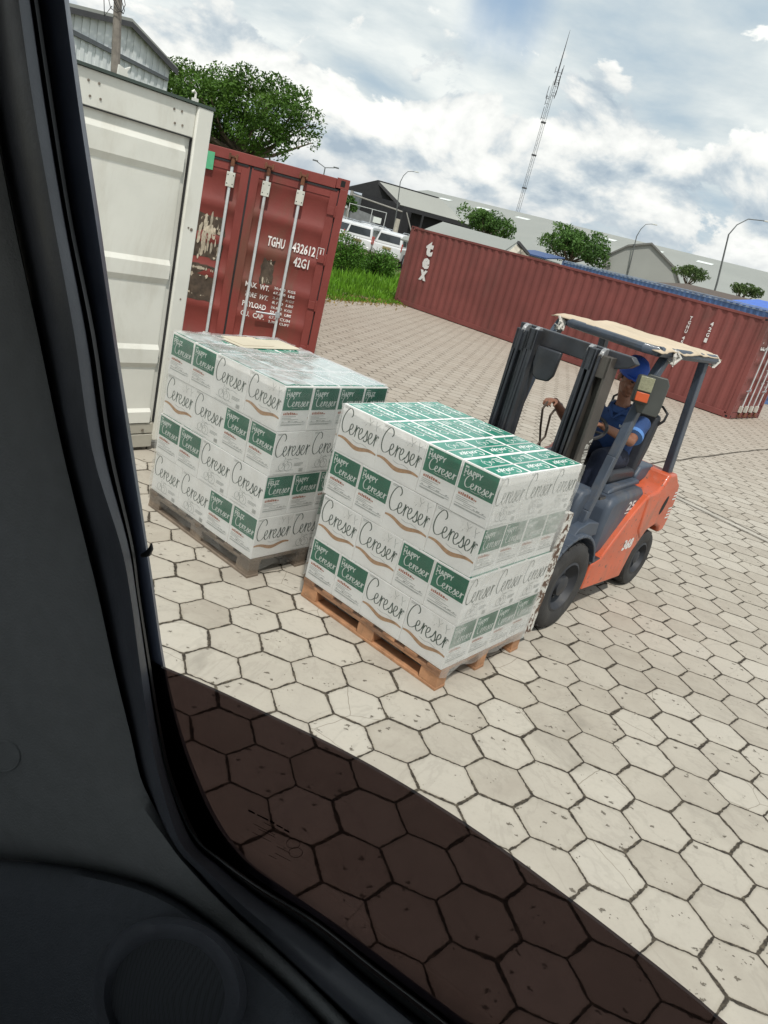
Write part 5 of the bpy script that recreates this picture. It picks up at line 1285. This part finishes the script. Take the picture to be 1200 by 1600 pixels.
# mast
for sd in (-1, 1):
    yc = -.41 if sd < 0 else .17; yo = 1 if sd < 0 else -1
    for nm, x0, x1, y0, y1, z1, M_ in (('outer_rail', .135, .275, -.575, -.475, 2.00, fk_dkb if sd < 0 else fk_dk), ('inner_rail', .115, .245, -.470, -.405, 2.025, fk_dk)):
        ya, yb = (y0, y1) if sd < 0 else (-y1 - .17, -y0 - .17)
        if sd > 0: ya, yb = ya - .16, yb - .16
        else: ya, yb = ya + .105, yb + .105
        m_ = MB(); m_.box((x0, ya, .12), (x1, ya + .022, z1)); m_.box((x0, yb - .022, .12), (x1, yb, z1)); m_.box((x0 + .06, ya + .0225, .12), (x0 + .08, yb - .0225, z1)); m_.box((x0 - .0, ya + .001, z1 - .14), (x1 + .001, yb - .001, z1 - .002)); m_.build(nm, M_, fk, .004)
    cy = -.30 if sd < 0 else .10
    m_ = MB(); m_.tube([(.20, cy, .15), (.20, cy, 1.86)], .038, 12); m_.tube([(.20, cy, 1.86), (.20, cy, 1.97)], .024, 12); m_.build('lift_cylinder', fk_dk, fk)
    for k, dy in enumerate((-.045, .045)):
        yy = (-.345 if sd < 0 else .15) + dy
        m_ = MB(); m_.lathe([(0, yy - .014), (.048, yy - .014), (.052, yy - .010), (.042, yy), (.052, yy + .010), (.048, yy + .014), (0, yy + .014)], (.185, 0, 1.99), 'y', 20); m_.build('chain_wheel', mat('worn_steel', (.42, .42, .42), .35, .6, var=.2, vs=20), fk)
        m_ = MB(); m_.tube([(.132, yy, 1.99), (.105, yy, 1.2), (.095, yy, .7)], .011, 5, flat=(1, 1.6)); m_.build('chain', fk_dk, fk)
m_ = MB(); m_.prism([(.26, 1.925), (-.45, 1.925), (-.56, 1.965), (-.60, 2.0), (-.56, 2.035), (.27, 2.035)], .205, .275, axis='x'); m_.build('mast_top_beam', fk_dk, fk, .006)
m_ = MB(); m_.prism([(-.12, 1.93), (.065, 1.93), (.065, 1.81), (.04, 1.735), (.0, 1.715), (-.08, 1.725), (-.11, 1.77)], .15, .185, axis='x'); m_.build('mast_plate', fk_dk, fk, .01)
m_ = MB(); m_.box((.17, -.30, .95), (.22, .08, 1.05)); m_.box((.17, -.30, .30), (.22, .08, .42)); m_.build('mast_cross_member', fk_dk, fk, .005)
m_ = MB(); rr = random.Random(9)
for k in range(70):
    z = rr.uniform(.98, 1.45); y = -.4715; s_ = rr.uniform(.003, .010); m_.box((.225 + rr.uniform(-.03, .045), y - .001, z), (.225 + rr.uniform(-.03, .045) + s_, y + .003, z + s_ * rr.uniform(1, 3)))
gq = m_.build('grease_smear', mat('grease_pale', (.42, .41, .38), .5), fk); tag(gq, kind='stuff')
m_ = MB(); m_.tube([(.40, -.36, .62), (.36, -.36, 1.02), (.30, -.37, 1.25)], .03, 8); m_.tube([(.30, -.37, 1.25), (.28, -.38, 1.32)], .018, 8); m_.build('tilt_cylinder', mat('dusty_steel', (.28, .28, .27), .6, .3, var=.3, vs=15), fk)
m_ = MB(); m_.tube([(.30, -.33, 1.0), (.34, -.31, 1.30), (.30, -.30, 1.55), (.30, -.34, 1.72)], .013, 6); m_.build('hose', rubber, fk)
# carriage, forks and the worn white side plates
for z_ in (.17, .52): MB().box((.02, -.50, z_), (.055, .50, z_ + .09)).build('carriage_bar', fk_dk, fk, .004)
for y in (-.33, .21):
    m_ = MB(); m_.box((-.025, y, .052), (.019, y + .12, .66)); m_.prism([(-.9, .058), (-.9, .066), (-.4, .095), (-.0255, .096), (-.0255, .055)], y, y + .12); m_.build('fork', fk_dk, fk, .004)
for sd in (-1, 1):
    N = 26; vs = []; y0, y1 = (-.608, -.572) if sd < 0 else (.515, .565)
    for i in range(N + 1):
        z = .115 + .90 * i / N; a = -.045 + .012 * noise.noise(Vector((z * 7, sd, 1))) ; b_ = .078 + .012 * noise.noise(Vector((z * 9, sd, 4)))
        if i in (0, N): a += .015; b_ -= .015
        for (x, y) in ((a, y0), (b_, y0 + .008 * noise.noise(Vector((z * 12, 0, 0)))), (b_, y1), (a, y1)): vs.append((x, y, z))
    m_ = MB(); m_.add(vs, [(0, 1, 2, 3), tuple(4 * N + k for k in (3, 2, 1, 0))] + [(4 * i + k, 4 * i + 4 + k, 4 * i + 4 + (k + 1) % 4, 4 * i + (k + 1) % 4) for i in range(N) for k in range(4)])
    m_.build('carriage_side_plate', chip, fk)
    for k in range(3):
        z0 = .14 + k * .30; m_ = MB(); m_.prism([(-.07, z0), (-.03, z0 + .01), (-.03, z0 + .24), (-.06, z0 + .25), (-.085, z0 + .16), (-.08, z0 + .05)], y0 + .005, y1 - .005); m_.build('wear_pad', rubber, fk, .004)
# seat, steering, levers
def rbox(mb, a, b, X=None): mb.box(a, b, X=X)
m_ = MB(); m_.prism([(1.17, .985), (1.68, .985), (1.70, 1.06), (1.60, 1.085), (1.22, 1.10), (1.15, 1.06)], -.34, .12); m_.build('seat_cushion', vinyl, fk, .03, seg=3)
m_ = MB(); m_.prism([(1.63, 1.04), (1.72, 1.02), (1.80, 1.25), (1.84, 1.50), (1.80, 1.54), (1.74, 1.52), (1.68, 1.28)], -.33, .12); sb_ = m_.build('seat_backrest', vinyl, fk, .03, seg=3)
m_ = MB(); m_.tube([(1.80, -.30, 1.42), (1.80, -.36, 1.50), (1.82, -.36, 1.56), (1.83, -.30, 1.60), (1.84, .08, 1.60), (1.83, .13, 1.55), (1.80, .12, 1.40)], .011, 6); m_.build('seat_rail', rubber, sb_)
scx, scy, scz = .88, -.12, 1.40
rot = Matrix.Translation((scx, scy, scz)) @ Matrix.Rotation(R(-28), 4, 'Y')
m_ = MB(); m_.tube([rot @ Vector((.165 * math.cos(a * .2618), .165 * math.sin(a * .2618), 0)) for a in range(24)], .013, 8, closed=True)
for a in (.5, 2.6, 4.7): m_.tube([rot @ Vector((0, 0, -.02)), rot @ Vector((.16 * math.cos(a), .16 * math.sin(a), 0))], .010, 6)
m_.tube([rot @ Vector((0, 0, -.03)), (.68, scy, .98)], .028, 10); sw_ = m_.build('steering_wheel', rubber, fk)
m_ = MB(); kp_ = rot @ Vector((-.12, -.10, .02)); m_.tube([kp_, kp_ + Vector((0, 0, .05))], [.018, .022], 8); m_.build('steering_knob', olens, sw_)
bare = mat('lever_steel', (.13, .10, .08), .4, .6, var=.3)
HX = Vector((.985, .27, 1.485))
m_ = MB(); m_.tube([(1.03, .27, 1.475), (.955, .27, 1.455), (.925, .275, 1.40), (1.0, .28, 1.24), (1.10, .28, 1.06), (.68, .26, .98)], .0095, 7); m_.build('control_lever', bare, fk)
m_ = MB(); m_.tube([(1.18, .27, 1.425), (1.11, .27, 1.38), (1.09, .275, 1.34), (1.13, .28, 1.16), (.70, .20, .99)], .0095, 7); lv = m_.build('control_lever', bare, fk)
m_ = MB(); m_.ell((1.19, .27, 1.43), (.022, .022, .018), 10, 8); m_.build('lever_knob', rubber, lv)
# lamp cluster on the near front post
X = Matrix.Translation((.700, -.520, 1.845)) @ Matrix.Rotation(R(32), 4, 'Z') @ Matrix.Rotation(R(8), 4, 'Y')
m_ = MB(); m_.box((.0, -.058, -.125), (.09, .058, .068), X=X); lc = m_.build('work_lamp', mat('lamp_body', (.045, .05, .045), .6, var=.2), fk, .018, seg=3)
m_ = MB(); m_.box((-.008, -.048, -.040), (.0, .048, .058), X=X); m_.build('lens', lens, lc, .004)
m_ = MB(); m_.box((-.008, -.044, -.112), (.0, .044, -.050), X=X); m_.build('indicator', olens, lc, .012)
X = Matrix.Translation((.775, -.560, 1.79)) @ Matrix.Rotation(R(25), 4, 'Z')
m_ = MB(); m_.prism([(-.075, -.14), (.06, -.14), (.085, -.10), (.085, .10), (.06, .13), (-.06, .13), (-.085, .09), (-.085, -.10)], .0, .035, axis='x', X=X @ Matrix.Rotation(R(0), 4, 'Z')); m_.tube([X @ Vector((.02, .06, 0)), (.86, -.48, 1.76)], .012, 6); m_.build('rear_view_mirror', mat('mirror_body', (.07, .075, .07), .5), fk, .012)
m_ = MB(); m_.box((.70, -.50, .98), (.80, -.44, 1.0)); m_.build('grab_bracket', fk_dk, fk)

# ---------------------------------------------------------------- the driver
skin = bpy.data.materials.new('skin'); skin.use_nodes = True
sb = skin.node_tree.nodes['Principled BSDF']; sb.inputs['Base Color'].default_value = (.235, .105, .062, 1); sb.inputs['Roughness'].default_value = .5; sb.inputs['Subsurface Weight'].default_value = .08; sb.inputs['Subsurface Radius'].default_value = (.02, .008, .004)
def cloth(name, c): return mat(name, c, .85, var=.22, vs=7, bump=1.0, bs=17)
shirt_m, trous_m = cloth('cloth_blue', (.020, .055, .165)), cloth('cloth_navy', (.006, .011, .030))
def fuse(mb, name, M, parent, vox, sm=6, extra=None):
    o = mb.build(name, M, parent, smooth=80); r_ = o.modifiers.new('fuse', 'REMESH'); r_.mode = 'VOXEL'; r_.voxel_size = vox; r_.use_smooth_shade = True
    s_ = o.modifiers.new('soft', 'SMOOTH'); s_.iterations = sm; s_.factor = .5
    return o
dr = empty('person', FO, A1); tag(dr, 'person in blue shirt and cap driving the forklift, right hand raised to a lever', 'person')
V = Vector
hc = V((1.415, -.125, 1.785))
HR = Matrix.Translation(hc) @ Matrix.Rotation(R(52), 4, 'Z') @ Matrix.Rotation(R(-16), 4, 'Y') @ Matrix.Scale(1.19, 4)      # face looks along -x, turned to the near side and down
bd_ = MB()
# head: -x is the face
bd_.ell((.005, 0, .035), (.098, .077, .095), 20, 14, X=HR); bd_.ell((-.022, 0, -.035), (.068, .058, .082), 18, 12, X=HR)
bd_.ell((-.045, 0, -.092), (.034, .032, .026), 12, 8, X=HR)
bd_.tube([HR @ V((-.085, 0, .012)), HR @ V((-.100, 0, -.012)), HR @ V((-.108, 0, -.028))], [.009, .013, .015], 8); bd_.ell((-.098, 0, -.034), (.014, .019, .011), 10, 8, X=HR)
for s in (-1, 1):
    bd_.ell((.012, s * .079, -.012), (.020, .009, .032), 10, 8, X=HR); bd_.ell((-.066, s * .036, -.028), (.026, .026, .022), 10, 8, X=HR)
    bd_.ell((-.080, s * .030, .022), (.014, .026, .008), 10, 8, X=HR)
bd_.ell((-.083, 0, -.062), (.014, .027, .008), 10, 8, X=HR); bd_.ell((-.081, 0, -.073), (.013, .022, .008), 10, 8, X=HR)
nk = V((1.475, -.108, 1.562))
bd_.tube([nk + V((.01, 0, -.05)), nk + V((0, 0, .03)), HR @ V((.02, 0, -.06)), HR @ V((.012, 0, -.01))], [.066, .056, .055, .06], 14)
sN, sF = V((1.50, -.305, 1.470)), V((1.49, .095, 1.475))
hipN, hipF = V((1.52, -.205, 1.13)), V((1.52, -.01, 1.13))
bd_.tube([V((1.53, -.108, 1.10)), V((1.545, -.108, 1.25)), V((1.51, -.108, 1.40)), V((1.49, -.106, 1.50))], [.125, .115, .13, .07], 16, flat=(1.15, .8))
eN, wN = V((1.28, -.345, 1.345)), V((.985, -.20, 1.435))
eF, wF = V((1.29, .245, 1.330)), V((1.075, .275, 1.470))
bd_.tube([sN, sN.lerp(eN, .5), eN], [.052, .047, .040], 12); bd_.ell(tuple(eN), (.041, .041, .041), 12, 8); bd_.tube([eN, eN.lerp(wN, .3), eN.lerp(wN, .7), wN], [.040, .042, .033, .026], 12)
bd_.tube([sF, sF.lerp(eF, .5), eF], [.052, .047, .040], 12); bd_.ell(tuple(eF), (.041, .041, .041), 12, 8); bd_.tube([eF, eF.lerp(wF, .3), eF.lerp(wF, .7), wF], [.040, .041, .033, .026], 12)
def hand(mb, w, d, up, sd, grip):
    """w wrist, d direction of the palm, up back-of-hand normal, sd thumb side; fingers curl about the point grip"""
    d = d.normalized(); up = (up - d * up.dot(d)).normalized(); s_ = d.cross(up).normalized() * sd
    X_ = Matrix((d, s_, up)).transposed().to_4x4(); X_.translation = w + d * .045
    mb.ell((0, 0, 0), (.052, .040, .017), 14, 10, X=X_)
    for i, (o_, L_) in enumerate(((.030, .072), (.010, .080), (-.011, .074), (-.031, .058))):
        b0 = w + d * .078 + s_ * o_; p1 = b0 + d * L_ * .42 - up * (.010 + .003 * i); p2 = p1 + d * L_ * .10 - up * L_ * .36; p3 = p2 - d * L_ * .30 - up * L_ * .12
        mb.tube([b0 - d * .03, b0, p1, p2, p3], [.0095, .0095, .0088, .008, .0066], 8); mb.ell(tuple(p3), (.0066, .0066, .0066), 8, 6)
    t0 = w + d * .025 + s_ * .030; t1 = t0 + d * .028 + s_ * .020 - up * .010; t2 = t1 + d * .024 - s_ * .004 - up * .022
    mb.tube([t0 - s_ * .015, t0, t1, t2], [.013, .0125, .0105, .008], 8); mb.ell(tuple(t2), (.008, .008, .008), 8, 6)
hand(bd_, wN, V((-.9, .25, .10)), V((.15, 0, 1)), 1, None)
hand(bd_, wF, V((-1, .02, .02)), V((.1, .05, 1)), -1, None)
kN, kF = V((1.02, -.27, 1.19)), V((1.04, .06, 1.17))
aN, aF = V((.86, -.27, .60)), V((.84, .05, .58))
for h_, k_, a_ in ((hipN, kN, aN), (hipF, kF, aF)):
    bd_.tube([h_, h_.lerp(k_, .5), k_], [.085, .075, .055], 12); bd_.ell(tuple(k_), (.056, .056, .056), 12, 8); bd_.tube([k_, k_.lerp(a_, .3), a_], [.054, .052, .036], 12)
    bd_.tube([a_, a_ + V((-.02, 0, -.08)), a_ + V((-.15, 0, -.10))], [.037, .038, .028], 10)
bod = fuse(bd_, 'body', skin, dr, .0042, 4)
sh = MB()
sh.tube([V((1.54, -.108, 1.07)), V((1.555, -.108, 1.20)), V((1.525, -.108, 1.36)), V((1.495, -.107, 1.47)), V((1.485, -.106, 1.525))], [.150, .140, .160, .135, .080], 20, flat=(1.18, .86))
for s_, e_ in ((sN, eN), (sF, eF)):
    sh.ell(tuple(s_ + V((0, 0, -.01))), (.074, .070, .066), 14, 10); m1 = s_.lerp(e_, .42); m2 = s_.lerp(e_, .74); sh.tube([s_, m1, m2], [.068, .068, .072], 16)
sh.tube([nk + V((.0, 0, -.06)), nk + V((-.005, 0, -.012))], [.105, .078], 18)
sho = fuse(sh, 'shirt', shirt_m, dr, .007, 3)
cl_ = MB(); cl_.tube([nk + V((-.055, -.075, -.02)), nk + V((-.09, -.045, -.055)), nk + V((-.125, -.012, -.11))], [.016, .020, .010], 6, flat=(1, .45)); cl_.tube([nk + V((-.055, .065, -.02)), nk + V((-.09, .04, -.055)), nk + V((-.125, -.005, -.11))], [.016, .020, .010], 6, flat=(1, .45)); cl_.tube([nk + V((-.05, -.078, -.015)), nk + V((.05, -.07, .0)), nk + V((.07, 0, .005)), nk + V((.05, .07, 0)), nk + V((-.05, .068, -.015))], .016, 6); cl_.build('collar', shirt_m, sho)
lt = MB(); lt.keep = True; f = Face2D(lt, (1.362, -.245, 1.395), (.25, .80, -.02), (-.15, 0, 1), .012); f.text('USDB', 0, 0, .085, .024, 0, .03); lt.build('chest_lettering', pwhite, sho, smooth=0)
sl_ = MB()
c_ = sN.lerp(eN, .74); d_ = (eN - sN).normalized(); sl_.tube([c_ - d_ * .03, c_ + d_ * .01], [.0745, .0765], 18); sl_.build('sleeve_cuff', mat('cloth_light_blue', (.10, .24, .55), .85, var=.1), sho)
tr_ = MB()
tr_.ell((1.54, -.108, 1.12), (.165, .175, .10), 18, 12)
for h_, k_, a_ in ((hipN, kN, aN), (hipF, kF, aF)):
    tr_.tube([h_, h_.lerp(k_, .5), k_], [.103, .095, .078], 16); tr_.ell(tuple(k_), (.078, .078, .078), 14, 10); tr_.tube([k_, k_.lerp(a_, .4), a_ + V((0, 0, .02))], [.077, .070, .062], 14)
fuse(tr_, 'trousers', trous_m, dr, .009, 4)
st_ = MB()
for a_ in (aN, aF): st_.tube([a_ + V((.035, 0, -.075)), a_ + V((-.05, 0, -.085)), a_ + V((-.15, 0, -.10)), a_ + V((-.185, 0, -.105))], [.040, .044, .042, .028], 12)
st_.build('boots', rubber, dr)
cp = MB(); vs = []; n = 24
prof = [(.000, .148), (.035, .146), (.066, .132), (.090, .105), (.103, .070), (.107, .035), (.106, .018)]
for k in range(n):
    a = 6.2832 * k / n
    for r_, z in prof: vs.append(HR @ V((.006 + r_ * 1.03 * math.cos(a), r_ * .84 * math.sin(a), z)))
cp.add(vs, [(k * 7 + i, k * 7 + i + 1, ((k + 1) % n) * 7 + i + 1, ((k + 1) % n) * 7 + i) for k in range(n) for i in range(6)])
cap = cp.build('cap', mat('cap_blue', (.012, .075, .42), .6, var=.1, vs=8), dr, smooth=60); so2 = cap.modifiers.new('t', 'SOLIDIFY'); so2.thickness = .004
br_ = MB(); top, bot = [], []
for i in range(13):
    a = math.pi * (i / 12 - .5); top.append((-.088 - .085 * math.cos(a) ** .7 if abs(math.cos(a)) > 1e-6 else -.07, .078 * math.sin(a)))
inner = [(-.103 * math.cos(math.asin(max(-1, min(1, y / .088)))) + .01, y) for x, y in reversed(top)]
pts = top + inner; br_.prism([(x, y) for x, y in pts], .024, .031, axis='z', X=HR @ Matrix.Rotation(R(8), 4, 'Y')); br_.build('cap_bill', mat('cap_blue', (.012, .075, .42)), cap)
hr_ = MB(); hr_.ell((.020, 0, .018), (.092, .0805, .062), 20, 12, X=HR); hr_.build('hair', mat('hair_black', (.012, .010, .009), .7), dr)
ey = MB()
for s in (-1, 1): ey.ell((-.0835, s * .030, .006), (.006, .013, .005), 10, 6, X=HR)
ey.build('eyes', mat('eye_dark', (.03, .02, .018), .3), dr)
# ---------------------------------------------------------------- the car the photograph is taken from
AC = R(-24.5); cd = Vector((math.cos(AC), math.sin(AC), 0)); cn = Vector((-math.sin(AC), math.cos(AC), 0))
CO = Vector((0, 0, EYE))
def onp(px, py, n):            # point on the car's side at n metres from the eye
    r = ray(px, py); return CO + r * (n / r.dot(cn))
trim = mat('trim_grey', (.155, .162, .165), .75, var=.06, vs=40, bump=.35, bs=320)
dark_trim = mat('trim_black', (.060, .065, .078), .45, var=.15, vs=14, bump=.1, bs=200)
frame_m = mat('frame_blue_black', (.055, .068, .105), .38, var=.25, vs=10, dirt=.25, dirtc=(.15, .16, .18), ds=14)
seal_m = mat('seal_rubber', (.014, .015, .016), .5, var=.2)
panel_m = mat('door_panel_dark', (.052, .058, .070), .7, var=.08, vs=60, bump=.4, bs=400)
gloss = mat('belt_strip', (.03, .035, .035), .22, var=.1)
car = empty('car', (0, 0, 0)); tag(car, 'dark car door and window pillar seen from inside, its tinted window half lowered', 'car')
def sub(path, k=6):
    return [(a, b) for a, b in cat_rom(path, k)]
E_ = [(90, -90), (98, -60), (105, 0), (127, 166), (153, 341), (179, 525), (205.6, 700), (228, 850), (240, 931), (256, 1039), (278, 1131), (303, 1204), (338, 1280), (379, 1338), (420, 1373), (496, 1426), (554, 1467), (700, 1577), (800, 1655), (960, 1790)]
G_ = [(42, -90), (48, -60), (57, 0), (82, 166), (110, 341), (147, 525), (173, 700), (206, 850), (217, 931), (234, 1039), (249, 1131), (268, 1216), (309, 1311), (350, 1346), (408, 1388), (496, 1442), (583, 1511), (688, 1592), (780, 1668), (950, 1810)]
C_ = [(8, -90), (15, -60), (22, 0), (45, 166), (76, 341), (109, 525), (137, 705), (183, 850), (200, 931), (214, 1039), (228, 1140), (246, 1224), (274, 1316), (318, 1366), (376, 1424), (456, 1494), (540, 1572), (640, 1660), (720, 1730), (880, 1870)]
T_ = [(-52, -90), (-40, -60), (-30, 60), (-15, 170), (18, 341), (58, 525), (95, 700), (132, 850), (152, 931), (177, 1045), (203, 1150), (218, 1215), (240, 1264), (262, 1304), (292, 1350), (360, 1424), (450, 1505), (540, 1595), (620, 1680), (760, 1830)]
P_ = [(-260, -90), (-260, -60), (-260, 60), (-260, 170), (-260, 341), (-260, 525), (-260, 700), (-260, 850), (-240, 1000), (-220, 1150), (-200, 1270), (-80, 1330), (60, 1346), (160, 1362), (250, 1390), (330, 1442), (430, 1525), (520, 1615), (600, 1700), (740, 1850)]
def loft(name, rows, M, parent=car, thick=.0, k=5):
    """rows: list of (pixel path, distance) ; one surface through them"""
    R_ = [[onp(x, y, n) for x, y in sub(p, k)] for p, n in rows]; m_ = MB(); m_.keep = True; L_ = len(R_[0])
    for r_ in R_: m_.v += [tuple(v_) for v_ in r_]
    for i in range(len(R_) - 1):
        for j in range(L_ - 1): m_.f.append((i * L_ + j, i * L_ + j + 1, (i + 1) * L_ + j + 1, (i + 1) * L_ + j)); m_.m.append(0)
    o = m_.build(name, M, parent, smooth=70)
    if thick: s_ = o.modifiers.new('t', 'SOLIDIFY'); s_.thickness = thick; s_.offset = 0
    return o
def lp(A_, B_, t): return [(a[0] + (b[0] - a[0]) * t, a[1] + (b[1] - a[1]) * t) for a, b in zip(A_, B_)]
def shift(A_, dx, dy): return [(a[0] + dx, a[1] + dy) for a in A_]
loft('window_frame', [(shift(E_, -2, 0), .60), (E_, .545), (lp(E_, G_, .12), .530), (lp(E_, G_, .5), .526), (lp(E_, G_, .85), .530), (lp(E_, G_, 1.05), .548)], frame_m, thick=.003)
loft('window_seal', [(lp(E_, G_, .97), .540), (lp(G_, C_, .0), .505), (lp(G_, C_, .10), .498), (lp(G_, C_, .22), .505), (lp(G_, C_, .30), .515)], seal_m, thick=.002)
loft('pillar_trim', [(lp(G_, C_, .22), .512), (lp(G_, C_, .42), .490), (lp(G_, C_, .8), .478), (lp(G_, C_, 1.0), .478), (lp(C_, T_, .30), .486), (lp(C_, T_, .75), .506), (lp(C_, T_, 1.04), .512)], dark_trim, thick=.003)
loft('pillar_cover', [(lp(C_, T_, .97), .506), (T_, .486), (lp(T_, P_, .06), .478), (lp(T_, P_, .3), .474), (lp(T_, P_, .65), .472), (P_, .475)], trim, thick=.003)
S_ = [P_[i] for i in range(10, 20)]
loft('door_panel', [(S_, .480), (shift(S_, -6, 14), .452), (shift(S_, -20, 60), .432), (shift(S_, -50, 200), .415), (shift(S_, -90, 420), .400), (shift(S_, -120, 900), .40)], panel_m, thick=.003)
# belt strip highlight edge
bs_ = [(249, 1150), (262, 1210), (300, 1302), (345, 1344), (408, 1389), (496, 1443), (583, 1512), (688, 1593), (790, 1676)]
m_ = MB(); m_.tube([onp(x, y, .4985) for x, y in sub(bs_, 5)], .0011, 6); m_.build('belt_strip', gloss, car)
# speaker grille
cx_, cy_ = 262, 1556
def circ(r_, n, k=48, sq=1.0): return [onp(cx_ + r_ * math.cos(a * 6.2832 / k) * 1.0, cy_ + r_ * sq * math.sin(a * 6.2832 / k), n) for a in range(k)]
m_ = MB(); a_, b_, c_2, d_2 = circ(124, .430), circ(112, .404), circ(100, .402), circ(88, .412)
for rr_ in (a_, b_, c_2, d_2): m_.v += [tuple(v_) for v_ in rr_]
for q in range(3):
    for j in range(48): m_.f.append((q * 48 + j, q * 48 + (j + 1) % 48, (q + 1) * 48 + (j + 1) % 48, (q + 1) * 48 + j)); m_.m.append(0)
ring_ = m_.build('speaker_ring', dark_trim, car, smooth=80)
def mesh_mat():
    M = bpy.data.materials.new('speaker_mesh'); M.use_nodes = True; t = NT(M.node_tree); b = t.n['Principled BSDF']
    v_ = t.new('ShaderNodeTexVoronoi'); t.put(v_.inputs['Vector'], t.new('ShaderNodeTexCoord').outputs['Object']); v_.inputs['Scale'].default_value = 420; v_.inputs['Randomness'].default_value = 0
    t.put(b.inputs['Base Color'], t.mix(t.step(v_.outputs['Distance'], .25, .45), (.012, .013, .015), (.040, .044, .052))); b.inputs['Roughness'].default_value = .6; return M
m_ = MB(); cc_ = circ(90, .411); m_.v = [tuple(v_) for v_ in cc_] + [tuple(onp(cx_, cy_, .4035))]; m_.f = [(j, (j + 1) % 48, 48) for j in range(48)]; m_.m = [0] * 48
m_.build('speaker_grille', mesh_mat(), car, smooth=80)
m_ = MB(); m_.tube([onp(5 + 26 * math.cos(a), 1182 + 24 * math.sin(a), .471) for a in [x * .35 for x in range(18)]], .0012, 6, closed=True); m_.build('screw_cap', trim, car)
m_ = MB(); m_.tube([onp(x, y, .52) for x, y in ((222, 868), (231, 865), (236, 857), (237, 849))], [.0022, .0034, .0026, .0006], 8); m_.build('rubber_tab', seal_m, car)
# tinted window glass, half lowered
gt = [(170, 1006), (235, 1036), (330, 1077), (440, 1129), (540, 1178), (640, 1235), (750, 1306), (860, 1386), (970, 1470), (1080, 1557), (1130, 1600), (1330, 1770)]
top_ = [onp(x, y, .520) for x, y in sub(gt, 5)]; n_ = len(top_)
vs = [tuple(p) for p in top_] + [tuple(p + Vector((0, 0, -.42)) - cn * .006) for p in top_] + [tuple(p + cn * .0035) for p in top_] + [tuple(p + Vector((0, 0, -.42)) - cn * .0025) for p in top_]
fs = []
for j in range(n_ - 1): fs += [(j, j + 1, n_ + j + 1, n_ + j), (2 * n_ + j, 3 * n_ + j, 3 * n_ + j + 1, 2 * n_ + j + 1), (j, 2 * n_ + j, 2 * n_ + j + 1, j + 1), (n_ + j, n_ + j + 1, 3 * n_ + j + 1, 3 * n_ + j)]
fs += [(0, n_, 3 * n_, 2 * n_), (n_ - 1, 3 * n_ - 1, 4 * n_ - 1, 2 * n_ - 1)]
gmx = bpy.data.materials.new('tinted_glass'); gmx.use_nodes = True; t = NT(gmx.node_tree); t.n.remove(t.n['Principled BSDF'])
tb = t.new('ShaderNodeBsdfTransparent'); tb.inputs[0].default_value = (.245, .205, .205, 1)
gb = t.new('ShaderNodeBsdfGlossy'); gb.inputs['Roughness'].default_value = .02; gb.inputs[0].default_value = (.8, .8, .8, 1)
mx = t.new('ShaderNodeMixShader'); mx.inputs[0].default_value = .035; t.l.new(tb.outputs[0], mx.inputs[1]); t.l.new(gb.outputs[0], mx.inputs[2]); t.l.new(mx.outputs[0], t.n['Material Output'].inputs[0])
m_ = MB(); m_.add(vs, fs); gl_ = m_.build('window_glass', gmx, car, smooth=40)
# small stamp etched in the glass corner (unreadable dashes, as in the photo)
m_ = MB(); m_.keep = True
def tick(x0, y0, x1, y1, w_):
    a = onp(x0, y0, .5185); b = onp(x1, y1, .5185); d_ = (b - a).normalized(); q_ = d_.cross(cn).normalized() * w_
    k = len(m_.v); m_.v += [tuple(a - q_), tuple(b - q_), tuple(b + q_), tuple(a + q_)]; m_.f.append((k, k + 1, k + 2, k + 3)); m_.m.append(0)
for (x0, y0, L_, w_) in ((388, 1266, 10, .0012), (402, 1273, 8, .0009), (410, 1277, 9, .0011), (422, 1283, 7, .0012), (432, 1289, 10, .0009), (444, 1296, 8, .0012)): tick(x0, y0, x0 + L_, y0 + L_ * .5, w_)
for (x0, y0, L_) in ((396, 1287, 34), (404, 1295, 26), (412, 1285, 24), (394, 1300, 30), (432, 1322, 22), (430, 1333, 24), (420, 1336, 12)): tick(x0, y0, x0 + L_, y0 + L_ * .52, .00035)
for (ex, ey_) in ((462, 1332), (458, 1318)):
    for a in range(10):
        A0, A1_ = a * .628, (a + 1) * .628; tick(ex + 11 * math.cos(A0), ey_ + 8 * math.sin(A0), ex + 11 * math.cos(A1_), ey_ + 8 * math.sin(A1_), .0003)
m_.build('glass_stamp', seal_m, gl_, smooth=0)
# cabin shell that keeps the inside dark
lin = mat('cabin_lining', (.10, .10, .10), .9)
XC = Matrix((cd, cn, Vector((0, 0, 1)))).transposed().to_4x4()
def shell(nm, a, b, M=lin):
    m_ = MB(); m_.box(a, b, X=XC); return m_.build(nm, M, car, .01)
shell('roof_panel', (-1.7, -1.35, 2.74), (1.9, .56, 2.80)); shell('floor_panel', (-1.7, -1.35, 1.15), (1.9, .50, 1.20))
shell('far_door', (-1.7, -1.35, 1.2), (1.9, -1.30, 1.95)); shell('front_panel', (-1.75, -1.35, 1.15), (-1.70, .50, 2.0)); shell('rear_panel', (1.90, -1.35, 1.15), (1.95, .50, 2.1))
for x_, y_ in ((-1.72, -1.33), (1.9, -1.33), (.1, -1.33)): shell('roof_post', (x_ - .04, y_ - .03, 1.9), (x_ + .04, y_ + .03, 2.75))
shell('side_panel', (-1.70, .515, 1.15), (-.90, .555, 2.74)); shell('lower_door_skin', (-.90, .540, 1.15), (1.90, .562, 1.48)); shell('rear_side_panel', (1.05, .515, 1.48), (1.90, .555, 2.74))
